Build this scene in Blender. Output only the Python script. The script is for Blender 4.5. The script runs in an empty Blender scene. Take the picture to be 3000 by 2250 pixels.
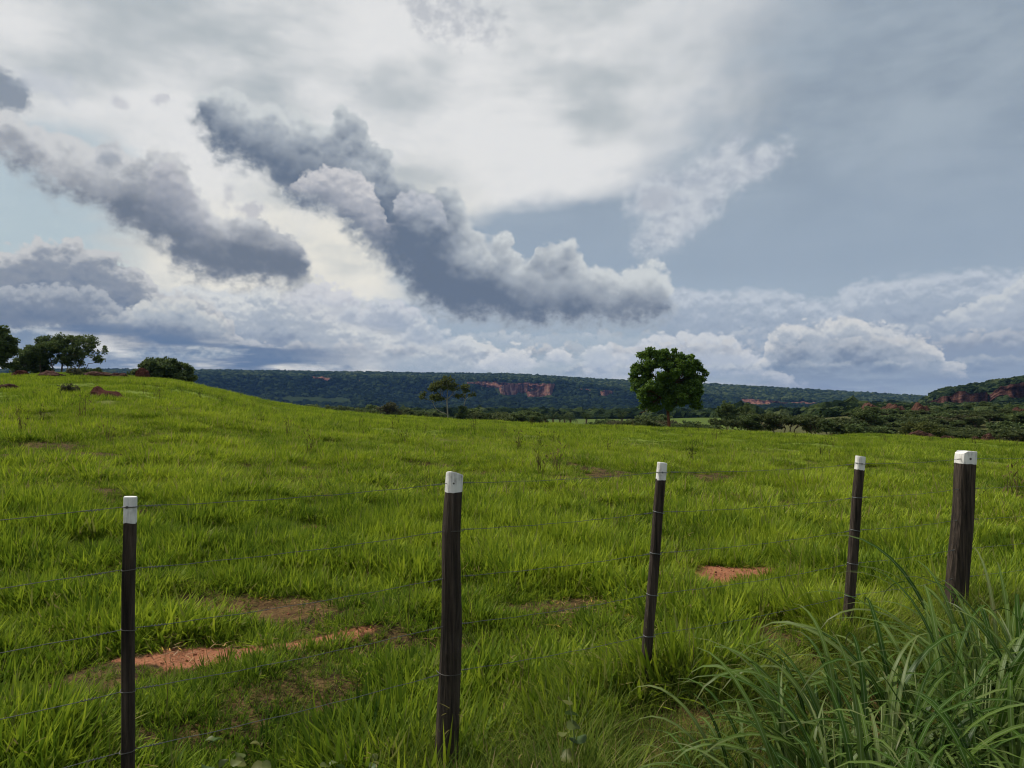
import bpy, math, random
import numpy as np
from mathutils import Vector, Matrix, Euler, noise as mnoise

C = bpy.context.scene.collection
R = math.radians
EYE = 1.5                 # metres from the verge to the lens
F = 2182.0                # focal length in pixels of the 3000 px wide photograph
PITCH = math.atan(75 / F)


def ray(px, py):
    """world direction through a pixel of the photograph (camera looks along +Y)"""
    x, y, z = (px - 1500) / F, 1.0, (1125 - py) / F
    c, s = math.cos(PITCH), math.sin(PITCH)
    return Vector((x, y * c - z * s, y * s + z * c)).normalized()


def azel(px, py):
    d = ray(px, py)
    return math.atan2(d.x, d.y), math.asin(d.z)


# ------------------------------------------------------------------ camera
cam_d = bpy.data.cameras.new('camera')
cam_d.sensor_width = 36.0
cam_d.lens = 36.0 * F / 3000.0
cam_d.clip_start = 0.05
cam_d.clip_end = 20000
cam = bpy.data.objects.new('camera', cam_d)
C.objects.link(cam)
cam.location = (0, 0, EYE)
cam.rotation_euler = (math.pi / 2 + PITCH, 0, 0)
sc = bpy.context.scene
sc.camera = cam

# ------------------------------------------------------------------ render settings
sc.render.engine = 'CYCLES'
cy = sc.cycles
cy.max_bounces = 5
cy.diffuse_bounces = 3
cy.glossy_bounces = 2
cy.transmission_bounces = 3
cy.transparent_max_bounces = 6
cy.volume_bounces = 0
cy.caustics_reflective = False
cy.caustics_refractive = False
cy.use_adaptive_sampling = True
cy.adaptive_threshold = 0.012
cy.adaptive_min_samples = 12
cy.pixel_filter_type = 'BLACKMAN_HARRIS'
cy.filter_width = 1.15
vs = sc.view_settings
vs.view_transform = 'Standard'
vs.look = 'None'
vs.exposure = 0.0
vs.gamma = 1.0
vs.use_curve_mapping = False

SUN_AZ, SUN_EL = R(-55), R(54)
# ------------------------------------------------------------------ sky: world shader
world = bpy.data.worlds.new('World')
sc.world = world
world.use_nodes = True
world.cycles.sampling_method = 'NONE'
wt = world.node_tree
wt.nodes.clear()


class S:
    """a float or colour socket with arithmetic"""
    tree = None

    def __init__(self, s):
        self.s = s

    def __add__(self, o): return mth('ADD', self, o)
    __radd__ = __add__
    def __sub__(self, o): return mth('SUBTRACT', self, o)
    def __rsub__(self, o): return mth('SUBTRACT', o, self)
    def __mul__(self, o): return mth('MULTIPLY', self, o)
    __rmul__ = __mul__
    def __truediv__(self, o): return mth('DIVIDE', self, o)
    def __neg__(self): return mth('MULTIPLY', self, -1.0)


def put(inp, v):
    if isinstance(v, S):
        S.tree.links.new(v.s, inp)
    elif v is not None:
        inp.default_value = v


def mth(op, a, b=None, c=None, clamp=False):
    n = S.tree.nodes.new('ShaderNodeMath')
    n.operation = op
    n.use_clamp = clamp
    for i, v in enumerate((a, b, c)):
        if v is not None:
            put(n.inputs[i], v)
    return S(n.outputs[0])


def sstep(x, lo, hi, a=0.0, b=1.0):
    n = S.tree.nodes.new('ShaderNodeMapRange')
    n.interpolation_type = 'SMOOTHSTEP'
    for k, v in (('Value', x), ('From Min', lo), ('From Max', hi), ('To Min', a), ('To Max', b)):
        put(n.inputs[k], v)
    return S(n.outputs[0])


def lin(x, lo, hi, a=0.0, b=1.0):
    n = S.tree.nodes.new('ShaderNodeMapRange')
    for k, v in (('Value', x), ('From Min', lo), ('From Max', hi), ('To Min', a), ('To Max', b)):
        put(n.inputs[k], v)
    return S(n.outputs[0])


def vec(x, y, z):
    n = S.tree.nodes.new('ShaderNodeCombineXYZ')
    for i, v in enumerate((x, y, z)):
        put(n.inputs[i], v)
    return S(n.outputs[0])


def split(v):
    n = S.tree.nodes.new('ShaderNodeSeparateXYZ')
    put(n.inputs[0], v)
    return [S(o) for o in n.outputs]


def vmath(op, a, b=None, scale=None):
    n = S.tree.nodes.new('ShaderNodeVectorMath')
    n.operation = op
    put(n.inputs[0], a)
    if b is not None:
        put(n.inputs[1], b)
    if scale is not None:
        put(n.inputs['Scale'], scale)
    return S(n.outputs[0])


def nz(v, scale, detail=4.0, rough=0.55, color=False, dist=0.0, lac=2.0):
    n = S.tree.nodes.new('ShaderNodeTexNoise')
    put(n.inputs['Vector'], v)
    n.inputs['Scale'].default_value = scale
    n.inputs['Detail'].default_value = detail
    n.inputs['Roughness'].default_value = rough
    n.inputs['Lacunarity'].default_value = lac
    n.inputs['Distortion'].default_value = dist
    return S(n.outputs['Color' if color else 'Fac'])


def vor(v, scale, detail=2.0, rough=0.5, feature='F1', smooth=0.6):
    n = S.tree.nodes.new('ShaderNodeTexVoronoi')
    n.feature = feature
    n.normalize = True
    put(n.inputs['Vector'], v)
    n.inputs['Scale'].default_value = scale
    n.inputs['Detail'].default_value = detail
    n.inputs['Roughness'].default_value = rough
    if feature == 'SMOOTH_F1':
        n.inputs['Smoothness'].default_value = smooth
    return S(n.outputs['Distance'])


def mixc(f, a, b):
    n = S.tree.nodes.new('ShaderNodeMix')
    n.data_type = 'RGBA'
    n.clamp_factor = True
    put(n.inputs[0], f)
    put(n.inputs[6], a if isinstance(a, S) else (*a, 1.0))
    put(n.inputs[7], b if isinstance(b, S) else (*b, 1.0))
    return S(n.outputs[2])


def mixf(f, a, b):
    n = S.tree.nodes.new('ShaderNodeMix')
    n.data_type = 'FLOAT'
    put(n.inputs[0], f)
    put(n.inputs[2], a)
    put(n.inputs[3], b)
    return S(n.outputs[0])


def curve(x, pts):
    """piecewise curve of x through pts [(x, y)], as one Float Curve node"""
    pts = sorted(pts)
    x0, x1 = pts[0][0], pts[-1][0]
    ys = [p[1] for p in pts]
    y0, y1 = min(ys), max(ys)
    if y1 - y0 < 1e-6:
        y1 = y0 + 1e-3
    n = S.tree.nodes.new('ShaderNodeFloatCurve')
    cu = n.mapping.curves[0]
    n.mapping.use_clip = False
    n.mapping.extend = 'HORIZONTAL'
    norm = [((px - x0) / (x1 - x0), (py - y0) / (y1 - y0)) for px, py in pts]
    while len(cu.points) < len(norm):
        cu.points.new(0.5, 0.5)
    for p, (px, py) in zip(cu.points, norm):
        p.location = (px, py)
        p.handle_type = 'AUTO_CLAMPED'
    n.mapping.update()
    put(n.inputs['Value'], lin(x, x0, x1))
    return lin(S(n.outputs[0]), 0, 1, y0, y1)


def srgb(r, g, b):
    f = lambda v: (v / 255 / 12.92) if v <= 10 else ((v / 255 + 0.055) / 1.055) ** 2.4
    return (f(r), f(g), f(b))


S.tree = wt
tc = wt.nodes.new('ShaderNodeTexCoord')
D = S(tc.outputs['Generated'])
dx, dy, dz = split(D)
K = F / 100.0                                     # sky units: about 100 photograph pixels each
az = mth('ARCTAN2', dx, dy) * K
el = mth('ARCSINE', dz) * K


def q(px, py):
    a, e = azel(px, py)
    return a * K, e * K


def crv_px(x, pts):
    return curve(x, [q(*p) for p in pts])


# shared turbulence, evaluated on the direction itself so that it has no seam
DV = vmath('MULTIPLY', D, (K, K, K * 1.25))       # flattened a little towards the horizon
DL = vmath('MULTIPLY', D, (K, K, K * 3.2))        # strongly layered
warp = nz(DV, 0.55, 3, 0.6, color=True)
wx, wy, wz = split(warp)
X = az + (wx - 0.5) * 0.7
Y = el + (wy - 0.5) * 0.6
warp2 = nz(DV, 2.6, 4, 0.62, color=True)
vx, vy, vz = split(warp2)
X2 = X + (vx - 0.5) * 0.42
Y2 = el + (wy - 0.5) * 0.35 + (vy - 0.5) * 0.42
fine = nz(DV, 2.3, 7, 0.60)                      # fbm
DW = vmath('ADD', DV, vmath('SCALE', warp2, scale=0.24))
bl_a = vor(DW, 1.35, 3, 0.5)                    # cauliflower heads: distance to puff centres
bl_b = vor(vmath('ADD', DW, (0.0, 0.0, 0.22)), 1.35, 3, 0.5)
puff = 0.55 - bl_a                               # high on a puff
relief = bl_b - bl_a                             # >0 on the upper side of a puff
bs_a = vor(DW, 2.7, 2, 0.5)                       # the same, smaller, for the far banks
bs_b = vor(vmath('ADD', DW, (0.0, 0.0, 0.12)), 2.7, 2, 0.5)
puff_s = 0.5 - (bs_a * 0.55 + bl_a * 0.45)
relief_s = (bs_b - bs_a) * 0.8 + relief * 0.5
broad = nz(DV, 0.33, 3, 0.5)
lump = nz(DV, 0.85, 3, 0.5)
layer = nz(DL, 0.45, 5, 0.55)
layer_f = nz(DL, 0.9, 4, 0.55)

# --- high cloud sheet over clear air
skyn = wt.nodes.new('ShaderNodeTexSky')
skyn.sky_type = 'NISHITA'
skyn.sun_disc = False
skyn.sun_elevation = SUN_EL
skyn.sun_rotation = SUN_AZ
skyn.air_density = 1.0
skyn.dust_density = 1.5
STRENGTH = 0.1
clear = vmath('SCALE', S(skyn.outputs[0]), scale=0.62 * STRENGTH)

sheet_lo, sheet_hi = srgb(176, 185, 194), srgb(224, 226, 231)
sm = nz(vmath('MULTIPLY', D, (K, K, K * 1.8)), 0.21, 4, 0.5)
sheet = mixc(sstep(sm * 0.7 + broad * 0.3 + (layer - 0.5) * 0.25, 0.36, 0.60), sheet_lo, sheet_hi)
# warm thin cloud where the sun stands behind it, low and to the left of the middle
warmth = sstep(curve(Y, [(-1, 0.2), (1.0, 0.9), (3.5, 1.0), (6.0, 0.45), (9, 0.0)]) * curve(X, [(-16, 0.35), (-9, 0.8), (-3, 1.0), (0, 0.5), (3, 0.0)]), 0.1, 0.9)
sheet = mixc(warmth * sstep(layer, 0.25, 0.6, 0.45, 0.95), sheet, srgb(232, 230, 224))
# grey smooth veil of rain cloud over the right half
vb = curve(el, [q(1500, p)[1:] + (v,) for p, v in ((-700, 9.0), (0, 6.6), (200, 6.1), (380, 5.4), (500, 4.2), (560, 2.4), (610, 0.2), (700, -2.6), (860, -3.2), (1000, -3.4))])
vm = sstep((X + (broad - 0.5) * 4.0 + (layer - 0.5) * 3.4 + (lump - 0.5) * 2.4 + (fine - 0.5) * 1.2 - vb) / curve(el, [(2, 0.55), (4.5, 0.7), (7, 1.2), (11, 2.0)]), -1.7, 1.9)
veil = mixc(sstep(layer * 0.5 + broad * 0.5, 0.35, 0.65), srgb(139, 154, 173), srgb(159, 173, 189))
veil = mixc(sstep(el, 3.5, 8.5), srgb(149, 166, 187), veil)
base = mixc(vm * 0.97, sheet, veil)
# clear bluish slots low on the left and, paler, low in the middle
s1 = sstep(curve(Y, [(1.8, 0), (4.2, 1), (5.6, 1.0), (7.6, 0.0)]) * curve(X, [(-30, 0.5), (-16, 1), (-12.5, 0.95), (-9.3, 0.0)]) + (layer - 0.5) * 1.3, 0.25, 0.85)
base = mixc(s1 * 0.85, base, mixc(0.55, clear, srgb(190, 212, 222)))
s2 = curve(el, [(0.8, 0.9), (2.4, 0.85), (4.0, 0.0)]) * curve(X, [(-4, 0), (-1.5, 0.9), (6, 1.0), (9, 0.7)])
base = mixc(s2, base, mixc(0.7, clear, srgb(176, 192, 212)))
col = base


def over(col, a, c):
    return mixc(a, col, c)


def bank(col, top, bot, rim, body, dark, amp=0.6, soft=0.16, depth=1.6, op=1.0, fade=0.7, rel=0.8, streak=0.0, shx=0.0, ends=None):
    """heaped cloud bank: top outline (px), bottom line (px), shaded from the bright heads down to a grey base"""
    xx = X2 + shx
    yt = crv_px(xx, top)
    yb = crv_px(xx, bot)
    hgt = yt - 0.05 + puff_s * amp * 1.9 + (fine - 0.5) * amp * 0.8 - Y2
    low = Y2 - yb + (layer_f - 0.5) * 0.9
    a = sstep(hgt, 0.0, soft) * sstep(low, -fade, fade) * op
    if ends:
        x0, x1 = q(ends[0], top[0][1])[0], q(ends[1], top[-1][1])[0]
        w = sstep(xx + (fine - 0.5), x0 - 0.25, x0 + 0.35) * sstep(xx + (fine - 0.5), x1 + 0.25, x1 - 0.35)
        a = a * w
    t = hgt / depth + (0.25 - puff_s) * 0.30 - relief_s * rel * 1.7 - (fine - 0.5) * 0.5
    if streak:
        t = t + (layer_f - 0.5) * streak
    c = mixc(sstep(t, 0.02, 0.55), rim, body)
    c = mixc(sstep(t, 0.45, 1.35), c, dark)
    return over(col, a, c)


def band(col, axis, top, bot, rim, body, dark, amp=0.55, soft=0.16, softb=0.7, shade=None, rel=1.0, op=1.0, mott=0.6):
    """slanting cumulus street: outline given on both sides of an axis"""
    (ax, ay), (bx, by) = q(*axis[0]), q(*axis[1])
    L = math.hypot(bx - ax, by - ay)
    ux, uy = (bx - ax) / L, (by - ay) / L
    nx, ny = -uy, ux
    if ny < 0:
        nx, ny = -nx, -ny

    def tn(p):
        a, e = q(*p)
        return ((a - ax) * ux + (e - ay) * uy, (a - ax) * nx + (e - ay) * ny)
    t = (X2 - ax) * ux + (Y2 - ay) * uy
    n = (X2 - ax) * nx + (Y2 - ay) * ny
    T = curve(t, [tn(p) for p in top])
    B = curve(t, [tn(p) for p in bot])
    up = T - n + 0.02 + puff * amp * 1.5 + (fine - 0.5) * amp * 0.9
    dn = n - B + 0.42 + (fine - 0.5) * 1.3 + puff * 0.25
    a = sstep(up, 0.0, soft) * sstep(dn, 0.0, softb) * op
    tw = t + (fine - 0.5) * 1.2
    t0, t1 = tn(top[0])[0], tn(top[-1])[0]
    a = a * sstep(tw, t0 - 0.1, t0 + 0.4) * sstep(tw, t1 + 0.15, t1 - 0.35)
    rel_h = up / mth('MAXIMUM', T - B, 0.6)
    deep = sstep(rel_h, 0.15, 0.8, 1.0, 0.30)
    s = rel_h * 1.0 + ((0.3 - puff) * 0.30 - relief * rel * 1.5 - (fine - 0.5) * 0.45 - (broad - 0.5) * mott) * deep + (lump - 0.5) * mott * 0.55
    if shade:
        s = s + curve(t, [(tn((p, axis[0][1] + (axis[1][1] - axis[0][1]) * (p - axis[0][0]) / (axis[1][0] - axis[0][0])))[0], v) for p, v in shade])
    thin = sstep(mth('MINIMUM', up * 1.2, dn * 0.8), 0.0, 0.75)
    c = mixc(sstep(s, -0.02, 0.50), rim, body)
    c = mixc(sstep(s, 0.38, 0.95), c, dark)
    c = mixc((1.0 - thin) * 0.55, c, rim)
    return over(col, a, c)


GREY1, GREY2, GREY3 = srgb(213, 217, 225), srgb(160, 168, 184), srgb(112, 124, 145)

# --- thin dark scraps high in the middle and at the left edge
e1 = curve(Y2, [(q(1500, 260)[1], 0), (q(1500, 130)[1], 0.55), (q(1500, 30)[1], 0.95), (q(1500, -90)[1], 0.6), (q(1500, -230)[1], 0)]) * curve(X2 + (el - 10.0) * 0.55, [(-3.3, 0), (-2.2, 0.9), (-0.8, 0.9), (0.8, 0.0)])
col = over(col, sstep(e1 + (fine - 0.5) * 1.7, 0.45, 1.05) * 0.62, srgb(165, 172, 186))
e2 = sstep(1.0 - mth('SQRT', mth('ADD', mth('POWER', (X2 - q(5, 265)[0]) / 0.75, 2.0), mth('POWER', (Y2 - q(5, 265)[1]) / 0.55, 2.0))) + (fine - 0.5) * 0.9, 0.0, 0.45)
col = over(col, e2 * 0.9, srgb(128, 140, 158))
e3 = sstep(1.0 - mth('SQRT', mth('ADD', mth('POWER', (X2 - q(140, 250)[0]) / 1.3, 2.0), mth('POWER', (Y2 - q(140, 250)[1]) / 0.5, 2.0))) + (fine - 0.5) * 1.6, 0.1, 0.8)
col = over(col, e3 * 0.55, srgb(184, 192, 206))
# --- small scraps between the two streets
for sx, sy, rx, ry, o in ((745, 620, 0.55, 0.32, 0.6), (665, 565, 0.22, 0.45, 0.4), (350, 297, 0.35, 0.2, 0.4), (470, 290, 0.3, 0.22, 0.45)):
    cx, cyy = q(sx, sy)
    e = sstep(1.0 - mth('SQRT', mth('ADD', mth('POWER', (X2 - cx) / rx, 2.0), mth('POWER', (Y2 - cyy) / ry, 2.0))) + (fine - 0.5) * 1.5, 0.1, 0.75)
    col = over(col, e * o, srgb(168, 172, 188))

# --- white scrap of cloud on the right, in front of the veil
def blob(cx, cy_, rx, ry, ang):
    c_, s_ = math.cos(ang), math.sin(ang)
    x0, y0 = q(cx, cy_)
    u, v = X2 - x0, Y2 - y0
    uu = (u * c_ + v * s_) / rx
    vv = (v * c_ - u * s_) / ry
    return 1.0 - mth('SQRT', uu * uu + vv * vv)


wb = mth('MAXIMUM', mth('MAXIMUM', blob(2020, 590, 2.3, 0.95, 0.75), blob(1930, 570, 1.2, 0.85, 0.2)), mth('MAXIMUM', blob(2200, 490, 1.35, 0.6, 0.35), blob(2130, 480, 1.1, 0.5, 0.9)))
wa = sstep(wb + (fine - 0.5) * 0.85 + puff * 0.12, -0.08, 0.62)
col = over(col, wa * 0.85, mixc(sstep(relief * 0.6 + (fine - 0.5) * 0.9 + 0.5, 0.2, 0.75), srgb(170, 179, 196), srgb(206, 212, 221)))
col = over(col, sstep(blob(1925, 585, 0.75, 0.45, 0.2) + (fine - 0.5), 0.0, 0.7) * 0.5, srgb(165, 172, 188))

# --- far banks on the horizon, whole circle
hb = nz(DL, 0.33, 4, 0.5)
hz_top = 0.62 + (hb - 0.5) * 2.2 + curve(az, [(-12, 0.5), (-5, 0.45), (2, 0.2), (6, 0.0), (11, -0.2)])
hh = hz_top + puff * 0.5 + (fine - 0.5) * 0.6 - el
ha = sstep(hh, 0.0, 0.16) * 0.9
hc = mixc(sstep(hh + (0.5 - puff) * 0.5 - relief * 1.0, 0.1, 0.9), srgb(221, 221, 220), srgb(171, 185, 203))
hc = mixc(curve(az, [(-16, 0.1), (-4, 0.0), (4, 0.15), (7, 0.55), (10, 1.0), (16, 1.0)]) * 0.85, hc, srgb(128, 146, 174))
col = over(col, ha, hc)
# streaky grey-blue layers low all round
sl = sstep(nz(vmath('MULTIPLY', D, (K, K, K * 6.0)), 0.30, 4, 0.55), 0.44, 0.58) * sstep(el, 0.3, 0.9) * sstep(el, 3.4, 2.0)
sl = sl * curve(az, [(-20, 0.9), (-10, 1.0), (-6, 0.7), (-3, 0.25), (0, 0.1), (6, 0.3), (9, 0.75), (20, 0.8)])
col = over(col, sl * 0.85, mixc(sstep(az, -5, 8), srgb(106, 128, 158), srgb(120, 137, 162)))

# --- right hand banks
col = bank(col, [(1850, 870), (1960, 840), (2080, 850), (2280, 842), (2400, 875), (2480, 840), (2560, 812), (2700, 800), (2850, 782), (3000, 790), (3300, 770)],
           [(1850, 930), (2100, 1040), (2300, 1080), (2700, 1110), (3300, 1120)], srgb(190, 199, 213), srgb(163, 176, 195), srgb(141, 156, 180),
           amp=0.35, soft=0.3, depth=1.7, fade=0.8, streak=0.8, op=0.93)
col = bank(col, [(1690, 1085), (1760, 1040), (1850, 1010), (1930, 985), (2060, 980), (2160, 1010), (2260, 1080), (2350, 1130)],
           [(1650, 1105), (2200, 1105), (2400, 1120)], srgb(207, 211, 219), srgb(182, 191, 206), srgb(152, 167, 191), amp=0.5, depth=1.3, op=0.95, fade=0.3, ends=(1690, 2350))
col = bank(col, [(2150, 1130), (2220, 1060), (2275, 965), (2330, 940), (2420, 960), (2480, 932), (2560, 955), (2640, 975), (2720, 1010), (2800, 1070), (2900, 1140)],
           [(2100, 1060), (2250, 1075), (2750, 1080), (2950, 1120)], srgb(210, 212, 216), srgb(168, 178, 193), srgb(120, 136, 160), amp=0.55, depth=1.15, op=0.97, fade=0.3, ends=(2150, 2900))
col = bank(col, [(2700, 960), (2770, 925), (2830, 895), (2900, 890), (2950, 850), (3000, 815), (3150, 790), (3300, 800)],
           [(2700, 950), (2850, 965), (3000, 980), (3300, 990)], srgb(199, 205, 213), srgb(172, 183, 200), srgb(145, 159, 182), amp=0.55, depth=1.4, op=0.9, fade=0.45)

# --- left hand banks
col = bank(col, [(420, 900), (500, 865), (560, 850), (620, 870), (700, 880), (800, 850), (900, 880), (1000, 935), (1100, 970), (1250, 990), (1400, 1010), (1560, 1080)],
           [(400, 1000), (700, 1030), (1000, 1060), (1600, 1090)], srgb(214, 217, 220), srgb(168, 178, 193), srgb(126, 141, 166), amp=0.55, depth=1.7, op=0.9, fade=0.6, streak=0.5, ends=(400, 1560))
col = bank(col, [(-400, 690), (-100, 735), (60, 740), (130, 715), (250, 730), (330, 765), (400, 800), (440, 850), (520, 875), (600, 905), (660, 960), (720, 1020)],
           [(-400, 960), (0, 985), (200, 985), (400, 1000), (680, 1005)], srgb(198, 200, 205), srgb(138, 147, 163), srgb(98, 116, 144), amp=0.7, depth=1.3, op=0.97, fade=0.5, streak=0.6)
col = bank(col, [(250, 950), (380, 905), (450, 880), (520, 880), (590, 905), (640, 945), (680, 985)], [(250, 945), (420, 955), (690, 985)],
           srgb(208, 210, 211), srgb(174, 183, 195), srgb(104, 124, 154), amp=0.5, depth=1.0, op=0.92, fade=0.35, ends=(270, 670))
col = bank(col, [(-400, 840), (-100, 830), (40, 850), (150, 835), (260, 850), (330, 890), (400, 930)], [(-400, 930), (0, 940), (420, 950)],
           srgb(178, 184, 194), srgb(134, 145, 163), srgb(100, 118, 146), amp=0.6, depth=1.2, op=0.8, fade=0.5, ends=(-390, 400))
col = bank(col, [(-400, 960), (0, 965), (120, 962), (240, 1000), (330, 1035), (450, 1010), (700, 1020), (900, 1045), (1000, 1070)],
           [(-400, 1060), (300, 1065), (700, 1060), (1000, 1075)], srgb(192, 199, 206), srgb(126, 145, 170), srgb(98, 121, 154), amp=0.3, depth=0.7, op=0.85, fade=0.25, streak=0.8)
col = bank(col, [(830, 880), (900, 845), (1000, 855), (1080, 905), (1180, 905), (1260, 960)], [(800, 890), (1000, 915), (1250, 960)],
           srgb(206, 209, 219), srgb(178, 184, 200), srgb(158, 167, 186), amp=0.7, depth=1.5, op=0.8, fade=0.6, ends=(830, 1250))

sl2 = sstep(nz(vmath('MULTIPLY', D, (K, K, K * 7.5)), 0.26, 4, 0.5, dist=0.2), 0.47, 0.60) * sstep(el - (az + 9.0) * -0.07, 0.55, 1.0) * sstep(el - (az + 9.0) * -0.07, 2.35, 1.75)
sl2 = sl2 * curve(az, [(-24, 0.6), (-16, 1), (-8, 1), (-5.2, 0.6), (-4.2, 0.0)])
col = over(col, sl2 * 0.92, srgb(98, 120, 152))
# --- loose grey puffs low in the middle and small white heads above the tableland
col = bank(col, [(980, 940), (1020, 905), (1060, 930), (1110, 900), (1160, 915), (1220, 945), (1280, 985)], [(970, 950), (1100, 965), (1290, 985)],
           srgb(200, 206, 216), srgb(160, 172, 192), srgb(138, 153, 177), amp=0.7, depth=1.0, op=0.75, fade=0.4, ends=(980, 1270))
col = bank(col, [(1170, 985), (1220, 955), (1280, 965), (1330, 1000), (1380, 1020), (1440, 1040)], [(1160, 1000), (1300, 1025), (1450, 1050)],
           srgb(204, 210, 218), srgb(168, 180, 198), srgb(142, 157, 181), amp=0.6, depth=0.9, op=0.75, fade=0.35, ends=(1180, 1430))
col = bank(col, [(1390, 1060), (1450, 1030), (1500, 1022), (1540, 1040), (1590, 1065)], [(1380, 1085), (1600, 1085)],
           srgb(216, 218, 222), srgb(192, 199, 211), srgb(166, 179, 199), amp=0.55, depth=0.9, op=0.9, fade=0.2, ends=(1390, 1590))
col = bank(col, [(1590, 1060), (1615, 1035), (1640, 1028), (1670, 1040), (1690, 1062)], [(1580, 1058), (1640, 1064), (1700, 1058)],
           srgb(217, 219, 224), srgb(198, 204, 214), srgb(164, 177, 198), amp=0.5, depth=0.55, op=0.95, fade=0.15, ends=(1590, 1690))
col = bank(col, [(1690, 1065), (1720, 1035), (1750, 1020), (1780, 1020), (1800, 1050)], [(1690, 1065), (1750, 1080), (1800, 1070)],
           srgb(210, 214, 221), srgb(184, 194, 208), srgb(160, 174, 196), amp=0.5, depth=0.7, op=0.9, fade=0.2, ends=(1695, 1800))

# --- the two dark streets of cumulus
A_TOP = [(-350, 210), (-120, 300), (30, 345), (80, 365), (140, 405), (210, 425), (275, 450), (300, 425), (345, 430), (365, 478), (410, 475), (450, 455), (505, 468), (550, 510), (580, 560), (605, 612), (640, 650), (700, 655), (765, 655), (810, 690), (860, 692), (895, 745), (915, 810)]
A_BOT = [(-350, 330), (-120, 420), (0, 460), (70, 490), (140, 545), (220, 575), (320, 630), (400, 675), (480, 715), (515, 775), (570, 800), (660, 812), (770, 815), (860, 825), (915, 812)]
col = band(col, ((-100, 360), (910, 790)), A_TOP, A_BOT, srgb(203, 206, 212), srgb(154, 160, 172), srgb(110, 121, 139), amp=0.62,
           soft=0.24, mott=1.5,
           shade=[(-400, -0.5), (-100, -0.45), (150, -0.42), (300, -0.28), (420, 0.0), (500, 0.05), (600, -0.02), (750, 0.12), (910, 0.1)])
B_TOP = [(545, 300), (600, 285), (655, 272), (700, 300), (755, 335), (785, 308), (835, 318), (890, 352), (925, 372), (960, 380), (985, 345), (1025, 335), (1062, 368), (1075, 415), (1112, 432), (1145, 495), (1190, 560), (1250, 572), (1310, 575), (1355, 620), (1380, 680), (1420, 712), (1475, 700), (1520, 770), (1560, 742), (1640, 730), (1675, 725), (1720, 782), (1770, 805), (1850, 795), (1905, 790), (1955, 835), (1985, 900)]
B_BOT = [(545, 315), (600, 375), (650, 442), (700, 465), (755, 492), (805, 545), (880, 590), (960, 610), (1020, 670), (1080, 712), (1145, 765), (1190, 815), (1245, 875), (1310, 915), (1400, 925), (1550, 940), (1700, 940), (1800, 942), (1900, 935), (1985, 915)]
col = band(col, ((545, 305), (1985, 905)), B_TOP, B_BOT, srgb(203, 209, 215), srgb(160, 169, 182), srgb(102, 116, 138), amp=0.62,
           soft=0.22, mott=1.15,
           shade=[(545, -0.7), (610, -0.25), (700, -0.03), (900, 0.0), (1100, 0.1), (1250, 0.3), (1400, 0.25), (1500, 0.12), (1600, -0.06), (1750, -0.10), (1980, -0.25)])
# a tower and a paler head on the left street
col = bank(col, [(275, 480), (290, 440), (320, 422), (350, 440), (362, 500)], [(270, 500), (370, 520)],
           srgb(196, 200, 208), srgb(158, 166, 180), srgb(128, 138, 156), amp=0.45, depth=0.9, op=0.85, fade=0.4, ends=(278, 360))
col = bank(col, [(430, 560), (460, 500), (500, 490), (550, 530), (590, 590), (620, 660)], [(430, 600), (520, 660), (630, 700)],
           srgb(188, 190, 200), srgb(158, 163, 177), srgb(120, 131, 150), amp=0.5, depth=1.3, op=0.7, fade=0.7, ends=(435, 610))
# paler heads in front of the dark street
col = bank(col, [(850, 560), (880, 520), (930, 492), (1000, 490), (1060, 515), (1100, 555), (1125, 610), (1130, 650)], [(840, 545), (950, 590), (1050, 650), (1130, 680)],
           srgb(208, 208, 214), srgb(174, 178, 190), srgb(134, 143, 161), amp=0.35, depth=1.6, op=0.9, fade=0.5, ends=(850, 1130))
col = bank(col, [(1150, 640), (1170, 585), (1210, 568), (1260, 575), (1290, 620), (1300, 660)], [(1150, 620), (1230, 640), (1300, 660)],
           srgb(197, 200, 210), srgb(170, 177, 192), srgb(125, 137, 158), amp=0.35, depth=1.2, op=0.75, fade=0.4, ends=(1150, 1300))

bg = wt.nodes.new('ShaderNodeBackground')
put(bg.inputs['Color'], vmath('MULTIPLY', col, (1.012 / STRENGTH, 1.0 / STRENGTH, 0.955 / STRENGTH)))
bg.inputs['Strength'].default_value = STRENGTH
wo = wt.nodes.new('ShaderNodeOutputWorld')
wt.links.new(bg.outputs[0], wo.inputs['Surface'])

# ------------------------------------------------------------------ sun, soft behind the cloud
sun_d = bpy.data.lights.new('sun', 'SUN')
sun_d.energy = 3.6
sun_d.angle = R(10)
sun_d.color = (1.0, 0.95, 0.86)
sun = bpy.data.objects.new('sun', sun_d)
C.objects.link(sun)
sv = Vector((math.sin(SUN_AZ) * math.cos(SUN_EL), math.cos(SUN_AZ) * math.cos(SUN_EL), math.sin(SUN_EL)))
sun.rotation_euler = sv.to_track_quat('Z', 'Y').to_euler()
sun.location = (-20, 30, 60)
# ------------------------------------------------------------------ helpers
rng = np.random.default_rng(7)
random.seed(7)


def vnoise(x, y, seed=0):
    """smooth value noise in 0..1 on arrays"""
    xi, yi = np.floor(x), np.floor(y)
    fx, fy = x - xi, y - yi
    fx, fy = fx * fx * (3 - 2 * fx), fy * fy * (3 - 2 * fy)

    def h(a, b):
        v = np.sin(a * 127.1 + b * 311.7 + seed * 74.7) * 43758.5453
        return v - np.floor(v)
    return (h(xi, yi) * (1 - fx) + h(xi + 1, yi) * fx) * (1 - fy) + (h(xi, yi + 1) * (1 - fx) + h(xi + 1, yi + 1) * fx) * fy


def fbm(x, y, seed=0, octs=4, gain=0.5):
    t, a, s = 0.0, 1.0, 0.0
    for i in range(octs):
        t = t + a * vnoise(x * 2 ** i, y * 2 ** i, seed + i * 13)
        s += a
        a *= gain
    return t / s


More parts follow.
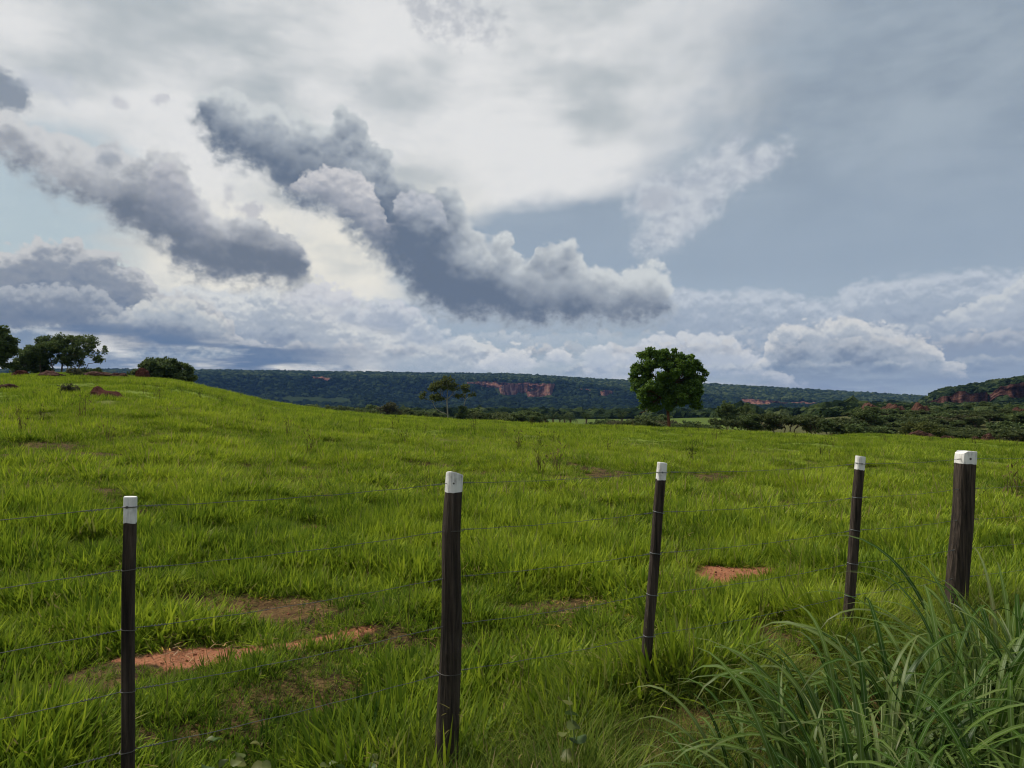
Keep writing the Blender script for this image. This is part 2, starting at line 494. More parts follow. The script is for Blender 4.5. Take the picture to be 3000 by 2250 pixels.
def smooth(a, b, x):
    t = np.clip((x - a) / (b - a), 0, 1)
    return t * t * (3 - 2 * t)


def mesh_obj(name, verts, faces, mat=None, parent=None, smooth_shade=False):
    me = bpy.data.meshes.new(name)
    me.from_pydata([tuple(v) for v in verts] if not isinstance(verts, np.ndarray) else verts.tolist(), [], faces if not isinstance(faces, np.ndarray) else faces.tolist())
    if mat:
        me.materials.append(mat)
    if smooth_shade:
        me.polygons.foreach_set('use_smooth', [True] * len(me.polygons))
    me.update()
    return link(name, me, parent)


def link(name, me, parent=None):
    o = bpy.data.objects.new(name, me)
    C.objects.link(o)
    if parent is not None:
        o.parent = parent
    return o


def tag(o, label=None, cat=None, group=None, kind=None):
    for k, v in (('label', label), ('category', cat), ('group', group), ('kind', kind)):
        if v:
            o[k] = v
    return o


def thing(name, label, cat, loc=(0, 0, 0), rotz=0.0, group=None):
    o = bpy.data.objects.new(name, None)
    o.empty_display_size = 0.2
    C.objects.link(o)
    o.location = loc
    o.rotation_euler = (0, 0, rotz)
    return tag(o, label, cat, group)


def face_attr(me, name, values):
    a = me.attributes.new(name, 'FLOAT', 'FACE')
    a.data.foreach_set('value', np.asarray(values, dtype=np.float32))


def vert_attr(me, name, values):
    a = me.attributes.new(name, 'FLOAT', 'POINT')
    a.data.foreach_set('value', np.asarray(values, dtype=np.float32))


# ------------------------------------------------------------------ terrain shape
_crest = [(-900, 1096, 95), (-300, 1096, 95), (0, 1100, 95), (150, 1096, 95), (290, 1097, 95), (400, 1105, 92), (520, 1117, 88), (650, 1147, 82),
          (760, 1174, 78), (850, 1190, 75), (960, 1203, 72), (1100, 1216, 72), (1300, 1230, 72), (1500, 1237, 72), (1700, 1245, 72),
          (1900, 1257, 75), (2100, 1265, 75), (2300, 1272, 75), (2450, 1279, 78), (2560, 1272, 86), (2650, 1279, 84), (2750, 1286, 80), (3000, 1300, 72), (3500, 1302, 70)]
_ca, _ce, _cd = [], [], []
for _x, _y, _d in _crest:
    _r = ray(_x, _y)
    _ca.append(math.atan2(_r.x, _r.y))
    _ce.append(_r.z / math.hypot(_r.x, _r.y))
    _cd.append(_d)
_floor = [(-900, -5), (600, -5), (1500, -4.5), (1620, -2.4), (1750, -1.9), (1900, -1.9), (2040, -1.3), (2200, -1.6), (2400, -0.6), (2550, 0.3), (2700, 0.1), (3000, 0.1), (3600, 0.1)]
_fa = [azel(x, 1200)[0] for x, _ in _floor]
_fz = [z for _, z in _floor]


def height(x, y, fine=True):
    x, y = np.asarray(x, dtype=float), np.asarray(y, dtype=float)
    r = np.hypot(x, y)
    a = np.arctan2(x, y)
    back = smooth(R(55), R(100), np.abs(a))
    # average the tables over a degree or so to take out the corners
    e = sum(np.interp(a + k, _ca, _ce) for k in (-0.012, -0.006, 0, 0.006, 0.012)) / 5
    d = sum(np.interp(a + k, _ca, _cd) for k in (-0.03, 0, 0.03)) / 3
    fz = sum(np.interp(a + k, _fa, _fz) for k in (-0.02, 0, 0.02)) / 3
    e = e * (1 - back) + (-0.012) * back
    zc = EYE + e * d
    t = np.clip((r - 5) / (d - 5), 0, None)
    up = zc * np.minimum(t, 1.0)
    down = zc - np.clip(r - d, 0, None) * 0.075
    far = fz + (-4.0 - fz) * smooth(260, 420, r) * (1 - smooth(R(20), R(26), a)) + smooth(R(20), R(26), a) * smooth(200, 700, r) * 5 * (1 - back)
    s = smooth(0, 100, r - d)
    z = np.where(r > d, np.maximum(down, zc - 4.0) * (1 - s) + far * s, up)
    # small rises and a hollow along the fence
    for bx, by, br, ba in ((0.80, 3.75, 0.7, 0.10), (2.15, 4.6, 0.8, 0.06), (-0.30, 3.05, 0.55, -0.11)):
        z = z + ba * np.exp(-((x - bx) ** 2 + (y - by) ** 2) / br ** 2)
    if fine:
        z = z + (fbm(x / 3.1 + 7, y / 3.1, 3, 2) - 0.5) * 0.22 * smooth(2, 8, r) * (1 - 0.6 * smooth(50, 70, r)) + (fbm(x / 0.9, y / 0.9 + 9, 5, 2) - 0.5) * 0.22 * (1 - smooth(25, 45, r))
        z = z + (fbm(x / 14 + 3, y / 14, 8, 3) - 0.5) * 0.5 * smooth(12, 40, r) * (1 - 0.5 * smooth(62, 75, r))
    return z


# bare patches of red soil: centre x, y, half sizes, turn
BARE = [(1.86, 6.55, 0.36, 0.40, 0.1), (2.26, 6.75, 0.30, 0.20, 0.0), (-1.20, 4.80, 0.32, 0.15, 0.32), (-1.72, 4.48, 0.44, 0.16, 0.25), (-1.85, 5.55, 0.60, 0.40, 0.2), (-1.6, 6.4, 0.5, 0.3, 0.0),
        (0.95, 2.95, 0.30, 0.16, 0.3), (0.5, 5.6, 0.5, 0.22, 0.3), (0.9, 2.5, 0.3, 0.2, 0.0), (-0.55, 2.65, 0.22, 0.12, 0.0), (1.05, 5.6, 0.3, 0.18, 0.0)]
BARE_W = [1.0, 0.8, 0.9, 0.95, 0.34, 0.22, 0.4, 0.3, 0.4, 0.25, 0.3]


def bare(x, y):
    m = np.zeros_like(np.asarray(x, dtype=float))
    for (cx, cy_, a, b, t), w in zip(BARE, BARE_W):
        u = (x - cx) * math.cos(t) + (y - cy_) * math.sin(t)
        v = -(x - cx) * math.sin(t) + (y - cy_) * math.cos(t)
        dd = np.sqrt((u / a) ** 2 + (v / b) ** 2) + (fbm(x / 0.22, y / 0.22, 21, 4) - 0.5) * 1.5
        m = np.maximum(m, w * (1 - smooth(0.75, 1.1, dd)))
    return m


def trodden(x, y):
    """short grazed grass round the bare patches, mostly on their near side"""
    m = np.zeros_like(np.asarray(x, dtype=float))
    for (cx, cy_, a, b, t), w in zip(BARE, BARE_W):
        d_ = np.hypot((x - cx) / (a + 0.35), (y - cy_ + 0.35) / (b + 0.7))
        m = np.maximum(m, w * (1 - smooth(0.6, 1.15, d_)))
    return m


def ground_at(px, dist):
    """point of the ground seen in the direction of a photograph column at a horizontal distance"""
    a = azel(px, 1200)[0]
    x, y = dist * math.sin(a), dist * math.cos(a)
    return Vector((x, y, float(height(x, y, False))))


# ------------------------------------------------------------------ materials
def new_mat(name):
    m = bpy.data.materials.new(name)
    m.use_nodes = True
    m.node_tree.nodes.clear()
    S.tree = m.node_tree
    return m


def attr(name, kind='GEOMETRY'):
    n = S.tree.nodes.new('ShaderNodeAttribute')
    n.attribute_name = name
    n.attribute_type = kind
    return S(n.outputs['Fac'])


def coord(which='Object'):
    n = S.tree.nodes.new('ShaderNodeTexCoord')
    return S(n.outputs[which])


def geo(which='Position'):
    n = S.tree.nodes.new('ShaderNodeNewGeometry')
    return S(n.outputs[which])


def ramp(x, pts):
    n = S.tree.nodes.new('ShaderNodeValToRGB')
    el_ = n.color_ramp.elements
    while len(el_) < len(pts):
        el_.new(0.5)
    for e_, (p, c_) in zip(el_, pts):
        e_.position = p
        e_.color = (*c_, 1)
    put(n.inputs[0], x)
    return S(n.outputs[0])


def bumpn(h, dist, strength=1.0):
    n = S.tree.nodes.new('ShaderNodeBump')
    n.inputs['Distance'].default_value = dist
    n.inputs['Strength'].default_value = strength
    put(n.inputs['Height'], h)
    return S(n.outputs[0])


def output(sh):
    o = S.tree.nodes.new('ShaderNodeOutputMaterial')
    S.tree.links.new(sh.s, o.inputs['Surface'])


def principled(colr, rough=0.8, bump_=None, spec=0.3):
    n = S.tree.nodes.new('ShaderNodeBsdfPrincipled')
    put(n.inputs['Base Color'], colr if isinstance(colr, S) else (*colr, 1))
    put(n.inputs['Roughness'], rough)
    n.inputs['Specular IOR Level'].default_value = spec
    if bump_ is not None:
        put(n.inputs['Normal'], bump_)
    return S(n.outputs[0])


def leafy(colr, trans=0.4, gloss=0.05, rough=0.45, tcol=None):
    """leaf or blade: diffuse, light coming through, a little sheen"""
    t = S.tree
    d = t.nodes.new('ShaderNodeBsdfDiffuse')
    put(d.inputs['Color'], colr)
    tr = t.nodes.new('ShaderNodeBsdfTranslucent')
    put(tr.inputs['Color'], tcol or colr)
    m = t.nodes.new('ShaderNodeMixShader')
    m.inputs[0].default_value = trans
    t.links.new(d.outputs[0], m.inputs[1])
    t.links.new(tr.outputs[0], m.inputs[2])
    g = t.nodes.new('ShaderNodeBsdfGlossy')
    g.inputs['Roughness'].default_value = rough
    g.inputs['Color'].default_value = (1, 1, 1, 1)
    m2 = t.nodes.new('ShaderNodeMixShader')
    m2.inputs[0].default_value = gloss
    t.links.new(m.outputs[0], m2.inputs[1])
    t.links.new(g.outputs[0], m2.inputs[2])
    return S(m2.outputs[0])


# ------------------------------------------------------------------ ground
fa = np.radians(np.concatenate([np.arange(-180, -52, 3.0), np.arange(-52, 52, 0.25), np.arange(52, 180, 3.0)]))
rr = np.concatenate([np.linspace(0.4, 3, 14), np.geomspace(3.1, 60, 120), np.linspace(61, 120, 50), np.geomspace(122, 4600, 50)])
AA, RR = np.meshgrid(fa, rr)
gx, gy = RR * np.sin(AA), RR * np.cos(AA)
gz = height(gx, gy)
na, nr = len(fa), len(rr)
gv = np.stack([gx, gy, gz], -1).reshape(-1, 3)
gv = np.vstack([gv, [[0, 0, float(height(0.0, 0.01))]]])
ii = np.arange(nr - 1)[:, None] * na
jj = np.arange(na)[None, :]
j2 = (jj + 1) % na
gf = np.stack(np.broadcast_arrays(ii + jj, ii + j2, ii + na + j2, ii + na + jj), -1).reshape(-1, 4)[:, ::-1].tolist()
gf += [[int(k), int((k + 1) % na), na * nr][::-1] for k in range(na)]

m_ground = new_mat('pasture_ground')
P = geo()
n1 = nz(P, 6.0, 5, 0.6)
n2 = nz(P, 0.35, 4, 0.5)
n3 = nz(P, 45.0, 3, 0.6)
bm_ = attr('bare')
soil = mixc(n1, srgb(132, 84, 58), srgb(176, 118, 86))
soil = mixc(sstep(n3, 0.52, 0.7) * 0.5, soil, srgb(176, 128, 100))
litter = mixc(sstep(n1 + (n3 - 0.5) * 0.8, 0.35, 0.65), srgb(58, 46, 28), srgb(104, 84, 50))
far_g = mixc(sstep(n2 + (n1 - 0.5) * 0.35, 0.35, 0.65), srgb(102, 116, 40), srgb(118, 136, 46))
cam_r = vmath('LENGTH', P)
rl = S.tree.nodes[-1].outputs['Value']
gcol = mixc(sstep(S(rl), 18.0, 45.0), litter, far_g)
gcol = mixc(sstep(S(rl), 84.0, 92.0), gcol, mixc(n2, srgb(70, 86, 30), srgb(88, 104, 36)))
gcol = mixc(sstep(S(rl), 220.0, 420.0), gcol, srgb(58, 72, 38))
gcol = mixc(attr('scrub'), gcol, mixc(n1, srgb(62, 66, 36), srgb(94, 92, 54)))
gcol = mixc(sstep(bm_, 0.25, 0.7), gcol, soil)
output(principled(gcol, 0.95, bumpn(n3 * 0.6 + n1, 0.05, 1.0), 0.1))
ground = mesh_obj('ground', gv, gf, m_ground, smooth_shade=True)
tag(ground, 'red earth pasture ground rising to a low grassy crest', kind='structure')
vert_attr(ground.data, 'bare', bare(gv[:, 0], gv[:, 1]))
_ga, _gr = np.arctan2(gv[:, 0], gv[:, 1]), np.hypot(gv[:, 0], gv[:, 1])
vert_attr(ground.data, 'scrub', smooth(azel(2150, 1200)[0], azel(2240, 1200)[0], _ga) * smooth(88, 100, _gr) * (1 - smooth(R(50), R(60), _ga)))
# ------------------------------------------------------------------ far table mountain
def px_world(px, py, dist):
    """point at horizontal distance dist seen at a pixel of the photograph"""
    r_ = ray(px, py)
    k = dist / math.hypot(r_.x, r_.y)
    return np.array([r_.x * k, r_.y * k, EYE + r_.z * k])


top_pts = [(-700, 1086), (0, 1086), (560, 1088), (1000, 1093), (1400, 1098), (1500, 1099), (1700, 1111), (1900, 1121), (2100, 1129), (2300, 1141), (2500, 1152), (2690, 1164), (2900, 1176), (3300, 1184)]
edge_pts = [(-700, 1098), (0, 1098), (560, 1100), (1000, 1108), (1400, 1116), (1625, 1121), (1800, 1139), (2000, 1152), (2170, 1170), (2440, 1184), (2690, 1193), (3300, 1200)]
rows = []          # (name of row, dist, pixel row function)
cols = np.arange(-700, 3301, 16.0)


def tab(pts, x):
    return np.interp(x, [p[0] for p in pts], [p[1] for p in pts])


prof = []          # each: dist, e (tangent of elevation), per column
tan_e = lambda x, y: np.array([ray(a, b).z / math.hypot(ray(a, b).x, ray(a, b).y) for a, b in zip(x, y)])
e_top, e_edge = tan_e(cols, tab(top_pts, cols)), tan_e(cols, tab(edge_pts, cols))
azs = np.array([azel(c_, 1200)[0] for c_ in cols])
D_FOOT, D_EDGE, D_TOP = 1350.0, 2250.0, 3000.0
NR = 46
mv, mrow = [], []
for i in range(NR):
    t = i / (NR - 1)
    if t < 0.62:                      # wooded face
        u = t / 0.62
        d_ = D_FOOT + (D_EDGE - D_FOOT) * u
        zf = EYE + e_edge * D_EDGE
        prof_u = 0.10 * u + 0.62 * u ** 2.0 + 0.28 * smooth(0.72, 1.0, u)
        z = -7 + (zf + 7) * prof_u
        rough = 26 * math.sin(math.pi * min(u, 1))
    elif t < 0.9:                     # bench up to the plateau rim
        u = (t - 0.62) / 0.28
        d_ = D_EDGE + (D_TOP - D_EDGE) * u
        z = EYE + (e_edge + (e_top - e_edge) * (u ** 0.8)) * d_
        rough = 3
    else:
        u = (t - 0.9) / 0.1
        d_ = D_TOP + 900 * u
        z = EYE + e_top * D_TOP - 6 * u + 0 * cols
        rough = 0
    g = (fbm(azs * 26 + 5, np.full_like(azs, d_ / 420), 31, 3) - 0.5) * 2
    dd = d_ + g * (210 if t < 0.62 else 40) * math.sin(math.pi * min(1, t / 0.62)) ** 0.7 if t < 0.62 else d_ + 0 * cols
    mv.append(np.stack([dd * np.sin(azs), dd * np.cos(azs), z + rough * 0.5 * (fbm(azs * 40, np.full_like(azs, d_ / 180), 37, 3) - 0.5)], -1))
mv = np.array(mv)                     # NR x NC x 3
NC = len(cols)


def grid_faces(nr_, nc_, flip=False):
    a = (np.arange(nr_ - 1)[:, None] * nc_ + np.arange(nc_ - 1)[None, :]).reshape(-1)
    f = np.stack([a, a + 1, a + nc_ + 1, a + nc_], -1)
    return (f[:, ::-1] if flip else f)


m_mesa = new_mat('wooded_slope')
P = geo()
nn = nz(P, 0.02, 5, 0.6)
nf = nz(P, 0.11, 3, 0.6)
output(principled(mixc(nn, srgb(36, 46, 26), srgb(56, 66, 36)), 0.95, bumpn(nf, 6.0, 1.0), 0.0))
mesa = mesh_obj('mesa_hill', mv.reshape(-1, 3), grid_faces(NR, NC), m_mesa, smooth_shade=True)
tag(mesa, 'long flat topped tableland closing the far side of the valley', kind='structure')

# near right hill with the red cliff
rt = [(2560, 1245), (2640, 1215), (2690, 1186), (2725, 1163), (2745, 1147), (2800, 1136), (2880, 1124), (2950, 1112), (3000, 1106), (3120, 1092), (3300, 1080), (3700, 1075)]
rb = [(2560, 1256), (2640, 1228), (2690, 1200), (2745, 1172), (2780, 1160), (2850, 1152), (2900, 1148), (2950, 1132), (3000, 1122), (3300, 1105), (3700, 1100)]
rc = np.arange(2560, 3700, 10.0)
ra = np.array([azel(c_, 1200)[0] for c_ in rc])
re_t, re_b = tan_e(rc, tab(rt, rc)), tan_e(rc, tab(rb, rc))
hv = []
for i in range(30):
    t = i / 29
    if t < 0.35:
        u = t / 0.35
        d_ = 520 + 190 * u
        z = 2 + (EYE + (re_b - 0.026) * 710 - 2) * u ** 1.3
        z = np.minimum(z, EYE + (re_b - 0.012) * 710)
    elif t < 0.65:
        u = (t - 0.35) / 0.3
        d_ = 710 + 40 * u
        z = (EYE + (re_b - 0.026) * 710) * (1 - u) + (EYE + re_b * 750) * u
    else:
        u = (t - 0.65) / 0.35
        d_ = 750 + 130 * u
        z = EYE + (re_b + (re_t - re_b) * u ** 0.8) * d_
        if i == 29:
            d_, z = 1300, EYE + re_t * 880 - 15
    dd = d_ + (fbm(ra * 60, np.full_like(ra, t * 5), 51, 3) - 0.5) * 50 * math.sin(math.pi * t)
    hv.append(np.stack([dd * np.sin(ra), dd * np.cos(ra), z], -1))
hv = np.array(hv)
hill = mesh_obj('wooded_hill', hv.reshape(-1, 3), grid_faces(30, len(rc)), m_mesa, smooth_shade=True)
tag(hill, 'nearer wooded hill on the right with red cliffs', kind='structure')

# ------------------------------------------------------------------ cliffs of red sandstone
m_cliff = new_mat('red_sandstone')
P = geo()
st = nz(vmath('MULTIPLY', P, (0.10, 0.10, 0.012)), 1.0, 5, 0.6)
bedn = nz(vmath('MULTIPLY', P, (0.008, 0.008, 0.20)), 1.0, 4, 0.55)
ro = nz(P, 0.25, 4, 0.65)
cc = ramp(st, [(0.34, srgb(50, 36, 33)), (0.46, srgb(106, 72, 60)), (0.56, srgb(140, 98, 80)), (0.72, srgb(172, 140, 116))])
cc = mixc(sstep(bedn, 0.52, 0.72) * 0.45, cc, srgb(112, 74, 62))
output(principled(cc, 0.95, bumpn(ro + st * 1.5, 3.0, 1.0), 0.0))


m_cliff_near = new_mat('dark_red_rock_face')
P = geo()
st = nz(vmath('MULTIPLY', P, (0.22, 0.22, 0.03)), 1.0, 5, 0.62)
bedn = nz(vmath('MULTIPLY', P, (0.02, 0.02, 0.35)), 1.0, 4, 0.55)
ro = nz(P, 0.5, 4, 0.65)
cc = ramp(st, [(0.34, srgb(36, 28, 26)), (0.48, srgb(70, 48, 42)), (0.58, srgb(98, 68, 58)), (0.72, srgb(128, 96, 82))])
cc = mixc(sstep(bedn, 0.52, 0.72) * 0.4, cc, srgb(58, 44, 40))
output(principled(cc, 0.95, bumpn(ro + st * 1.5, 1.5, 1.0), 0.0))


def surf_dist(G, a_, e_):
    """distance at which the slope mesh is met along azimuth a_ at elevation tangent e_"""
    ga = np.arctan2(G[0, :, 0], G[0, :, 1])
    out = []
    for a1, e1 in zip(np.atleast_1d(a_), np.atleast_1d(e_)):
        j = int(np.clip(np.searchsorted(ga, a1), 1, len(ga) - 1))
        f_ = (a1 - ga[j - 1]) / (ga[j] - ga[j - 1])
        colp = G[:, j - 1] * (1 - f_) + G[:, j] * f_
        dd_ = np.hypot(colp[:, 0], colp[:, 1])
        ee = np.maximum.accumulate((colp[:, 2] - EYE) / dd_)
        out.append(np.interp(e1, ee + np.arange(len(ee)) * 1e-9, dd_))
    return np.array(out)


def cliff(top, bot, dist, name, label, step=4.0, amp=10.0, thick=30.0, nrow=14, seed=1):
    xs = np.arange(top[0][0], top[-1][0] + step / 2, step)
    yt, yb = tab(top, xs), tab(bot, xs)
    yt = yt + (vnoise(xs / 9.0, xs * 0, seed) - 0.5) * 5
    yb = np.maximum(yb + (vnoise(xs / 14.0, xs * 0 + 3, seed) - 0.5) * 10, yt + 1.5)
    a_ = np.array([azel(x_, 1200)[0] for x_ in xs])
    et, eb = tan_e(xs, yt), tan_e(xs, yb)
    V = []
    ncol = len(xs)
    G = mv if dist > 1000 else hv
    ds = surf_dist(G, a_, eb * 0.75 + et * 0.25) - amp * 0.6
    kk_ = max(1, min(5, ncol // 3))
    ds = np.convolve(np.pad(ds, kk_, mode='edge'), np.ones(2 * kk_ + 1) / (2 * kk_ + 1), 'valid')
    dback = np.maximum(surf_dist(G, a_, et + 0.0006), ds) + thick * 0.5
    dist = ds
    for k in range(nrow + 2):
        t = np.clip((k - 1) / (nrow - 1), 0, 1)
        e_ = et + (eb - et) * t
        col_n = fbm(a_ * dist / 22.0, np.full_like(a_, t * 1.2), seed, 3) - 0.5
        ridge = np.abs(vnoise(a_ * dist / 30.0, np.full_like(a_, t * 0.6), seed + 5) - 0.5) * 2
        d_ = dist - t * amp * 0.8 + col_n * amp * 2.0 + ridge * amp * 0.8 - (fbm(a_ * dist / 60, np.full_like(a_, t * 6), seed + 9, 2) - 0.5) * amp * 0.6
        end = np.minimum(smooth(0, 3, np.arange(ncol)), smooth(0, 3, ncol - 1 - np.arange(ncol)))
        d_ = d_ + (1 - end) * thick
        z = EYE + e_ * d_
        if k == 0:
            d_ = dback
        elif k == nrow + 1:
            d_ = d_ + thick * 1.6
        V.append(np.stack([d_ * np.sin(a_), d_ * np.cos(a_), z], -1))
    V = np.array(V)
    o = mesh_obj(name, V.reshape(-1, 3), grid_faces(nrow + 2, ncol, True), m_cliff if G is mv else m_cliff_near)
    return tag(o, label, kind='structure')


CL = 2010.0
CLIFFS = [
    ('cliff', [(1362, 1119), (1400, 1118), (1480, 1121), (1540, 1122), (1600, 1124), (1625, 1124)], [(1362, 1126), (1400, 1131), (1440, 1138), (1480, 1140), (1545, 1142), (1600, 1138), (1625, 1135)], 2150, 'long pale ledge of red rock under the rim of the tableland'),
    ('cliff', [(1456, 1138), (1480, 1126), (1500, 1124), (1548, 1126), (1556, 1145)], [(1456, 1160), (1480, 1166), (1490, 1170), (1520, 1158), (1556, 1149)], CL, 'left buttress of the tall red cliff in the middle of the tableland'),
    ('cliff', [(1538, 1150), (1570, 1138), (1600, 1126), (1622, 1124), (1627, 1126)], [(1538, 1163), (1560, 1170), (1600, 1165), (1620, 1171), (1627, 1170)], CL, 'right buttress of the tall red cliff in the middle of the tableland'),
    ('cliff', [(1752, 1146), (1775, 1142), (1806, 1147)], [(1752, 1162), (1775, 1164), (1806, 1149)], CL + 60, 'small red cliff left of the big round tree'),
    ('cliff', [(1690, 1136), (1720, 1140), (1760, 1143)], [(1690, 1140), (1720, 1145), (1760, 1147)], CL + 90, 'thin red ledge left of the small cliff'),
    ('cliff', [(908, 1104), (940, 1103), (975, 1106)], [(908, 1109), (940, 1113), (975, 1113)], CL + 80, 'small pale rock scar high on the left of the tableland'),
    ('cliff', [(1044, 1112), (1072, 1112)], [(1044, 1119), (1072, 1117)], CL + 80, 'tiny rock scar on the tableland left of the thin tree'),
    ('cliff', [(2168, 1172), (2200, 1168), (2260, 1174), (2310, 1178)], [(2168, 1178), (2200, 1190), (2240, 1188), (2310, 1186)], CL, 'red cliff band behind the pair of dark trees'),
    ('cliff', [(2312, 1179), (2360, 1178), (2412, 1181)], [(2312, 1182), (2360, 1187), (2412, 1183)], CL, 'thin red ledge right of the cliff band'),
    ('cliff', [(2442, 1186), (2470, 1182), (2510, 1190)], [(2442, 1198), (2475, 1208), (2510, 1200)], CL, 'blocky red cliff near the right end of the tableland'),
    ('cliff', [(1855, 1147), (1880, 1148)], [(1855, 1152), (1880, 1152)], CL + 60, 'sliver of red rock beside the round tree crown'),
    ('cliff', [(2680, 1196), (2720, 1180), (2755, 1165), (2790, 1158)], [(2680, 1215), (2720, 1206), (2755, 1206), (2790, 1200)], 700, 'low left shoulder of the red cliff on the right hill'),
    ('cliff', [(2772, 1168), (2800, 1148), (2830, 1147), (2850, 1155), (2890, 1150), (2906, 1160)], [(2772, 1190), (2800, 1205), (2840, 1206), (2880, 1202), (2906, 1198)], 690, 'tall bare red cliff face on the right hill'),
    ('cliff', [(2890, 1165), (2930, 1134), (2960, 1128), (3000, 1122), (3060, 1116), (3160, 1110)], [(2890, 1180), (2930, 1160), (2960, 1166), (3000, 1172), (3060, 1175), (3160, 1175)], 715, 'dark red cliff face at the far right of the right hill'),
]
for i, (nm, tp, bt, dist, lab) in enumerate(CLIFFS):
    near = dist < 1000
    cliff(tp, bt, dist, nm, lab, step=4.0 if not near else 4.0, amp=14.0 if not near else 5.0, thick=90.0 if not near else 26.0, seed=i + 3)

# ------------------------------------------------------------------ geometry-nodes scatter for what nobody could count
def scatter(name, pts, rots, scales, idx, tints, protos, label, parent=None):
    """one 'stuff' object: copies of the prototype meshes at the given points"""
    pts = np.asarray(pts, dtype=np.float32)
    me = bpy.data.meshes.new(name)
    me.vertices.add(len(pts))
    me.vertices.foreach_set('co', pts.reshape(-1))
    for nm, typ, arr, key in (('rot', 'FLOAT_VECTOR', rots, 'vector'), ('scl', 'FLOAT_VECTOR', scales, 'vector'), ('idx', 'INT', idx, 'value'), ('tint', 'FLOAT', tints, 'value')):
        a = me.attributes.new(nm, typ, 'POINT')
        a.data.foreach_set(key, np.asarray(arr, dtype=np.int32 if typ == 'INT' else np.float32).reshape(-1))
    me.update()
    o = link(name, me, parent)
    coll = bpy.data.collections.new(name + '_kinds')
    for k, pm in enumerate(protos):
        po = bpy.data.objects.new('%s_kind_%02d' % (name, k), pm)
        coll.objects.link(po)
    ng = bpy.data.node_groups.new(name + '_scatter', 'GeometryNodeTree')
    ng.interface.new_socket('Geometry', in_out='INPUT', socket_type='NodeSocketGeometry')
    ng.interface.new_socket('Geometry', in_out='OUTPUT', socket_type='NodeSocketGeometry')
    N, Lk = ng.nodes, ng.links
    gi, go = N.new('NodeGroupInput'), N.new('NodeGroupOutput')
    m2p = N.new('GeometryNodeMeshToPoints')
    ci = N.new('GeometryNodeCollectionInfo')
    ci.inputs['Collection'].default_value = coll
    ci.inputs['Separate Children'].default_value = True
    ci.inputs['Reset Children'].default_value = True
    ip = N.new('GeometryNodeInstanceOnPoints')
    ip.inputs['Pick Instance'].default_value = True

    def na_(nm, typ):
        n = N.new('GeometryNodeInputNamedAttribute')
        n.data_type = typ
        n.inputs['Name'].default_value = nm
        return n.outputs['Attribute']
    Lk.new(gi.outputs[0], m2p.inputs['Mesh'])
    Lk.new(m2p.outputs[0], ip.inputs['Points'])
    Lk.new(ci.outputs[0], ip.inputs['Instance'])
    Lk.new(na_('idx', 'INT'), ip.inputs['Instance Index'])
    Lk.new(na_('rot', 'FLOAT_VECTOR'), ip.inputs['Rotation'])
    Lk.new(na_('scl', 'FLOAT_VECTOR'), ip.inputs['Scale'])
    Lk.new(ip.outputs[0], go.inputs[0])
    md = o.modifiers.new('scatter', 'NODES')
    md.node_group = ng
    return tag(o, label, kind='stuff')


# canopy heads
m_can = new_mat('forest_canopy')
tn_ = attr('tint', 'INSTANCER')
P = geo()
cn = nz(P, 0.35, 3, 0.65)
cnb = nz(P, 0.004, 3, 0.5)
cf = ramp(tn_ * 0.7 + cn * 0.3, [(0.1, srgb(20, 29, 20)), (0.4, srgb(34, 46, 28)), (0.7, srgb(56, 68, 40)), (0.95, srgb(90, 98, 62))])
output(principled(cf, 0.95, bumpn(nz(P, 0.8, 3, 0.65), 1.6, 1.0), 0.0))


def canopy_proto(seed):
    bm = bpy.data.meshes.new('canopy_head')
    import bmesh
    b = bmesh.new()
    bmesh.ops.create_icosphere(b, subdivisions=2, radius=1.0)
    for v in b.verts:
        n = v.co.normalized()
        k = 1 + 0.55 * (mnoise.noise(n * 1.7 + Vector((seed * 7.1, 3, 1))) + 0.5 * mnoise.noise(n * 4.1 + Vector((seed * 3.3, 9, 1))))
        v.co = n * k
        v.co.z *= 0.72
    b.to_mesh(bm)
    b.free()
    bm.materials.append(m_can)
    return bm


can = [canopy_proto(k) for k in range(5)]


def on_grid(G, n, rmin, rmax, seed, keep=None):
    r2 = np.random.default_rng(seed)
    nr_, nc_ = G.shape[:2]
    # area-weighted choice of cells
    A = np.linalg.norm(np.cross(G[1:, :-1] - G[:-1, :-1], G[:-1, 1:] - G[:-1, :-1]), axis=-1)
    A[:rmin] = 0
    A[rmax:] = 0
    p = (A / A.sum()).reshape(-1)
    c_ = r2.choice(len(p), n, p=p)
    i_, j_ = c_ // (nc_ - 1), c_ % (nc_ - 1)
    u, v = r2.random(n)[:, None], r2.random(n)[:, None]
    return (G[i_, j_] * (1 - u) * (1 - v) + G[i_, j_ + 1] * u * (1 - v) + G[i_ + 1, j_] * (1 - u) * v + G[i_ + 1, j_ + 1] * u * v), r2


def pix(p):
    """photograph pixel of world points"""
    x, y, z = p[:, 0], p[:, 1], p[:, 2] - EYE
    c_, s_ = math.cos(PITCH), math.sin(PITCH)
    f_, u_ = y * c_ + z * s_, -y * s_ + z * c_
    return 1500 + F * x / f_, 1125 - F * u_ / f_


def in_cliff(p, near):
    X_, Y_ = pix(p)
    m = np.zeros(len(p), bool)
    for nm, tp, bt, dist, lab in CLIFFS:
        if (dist < 1000) == near:
            m |= (X_ > tp[0][0] - 2) & (X_ < tp[-1][0] + 2) & (Y_ > tab(tp, X_) - 1) & (Y_ < tab(bt, X_) + 4) & True
    return m


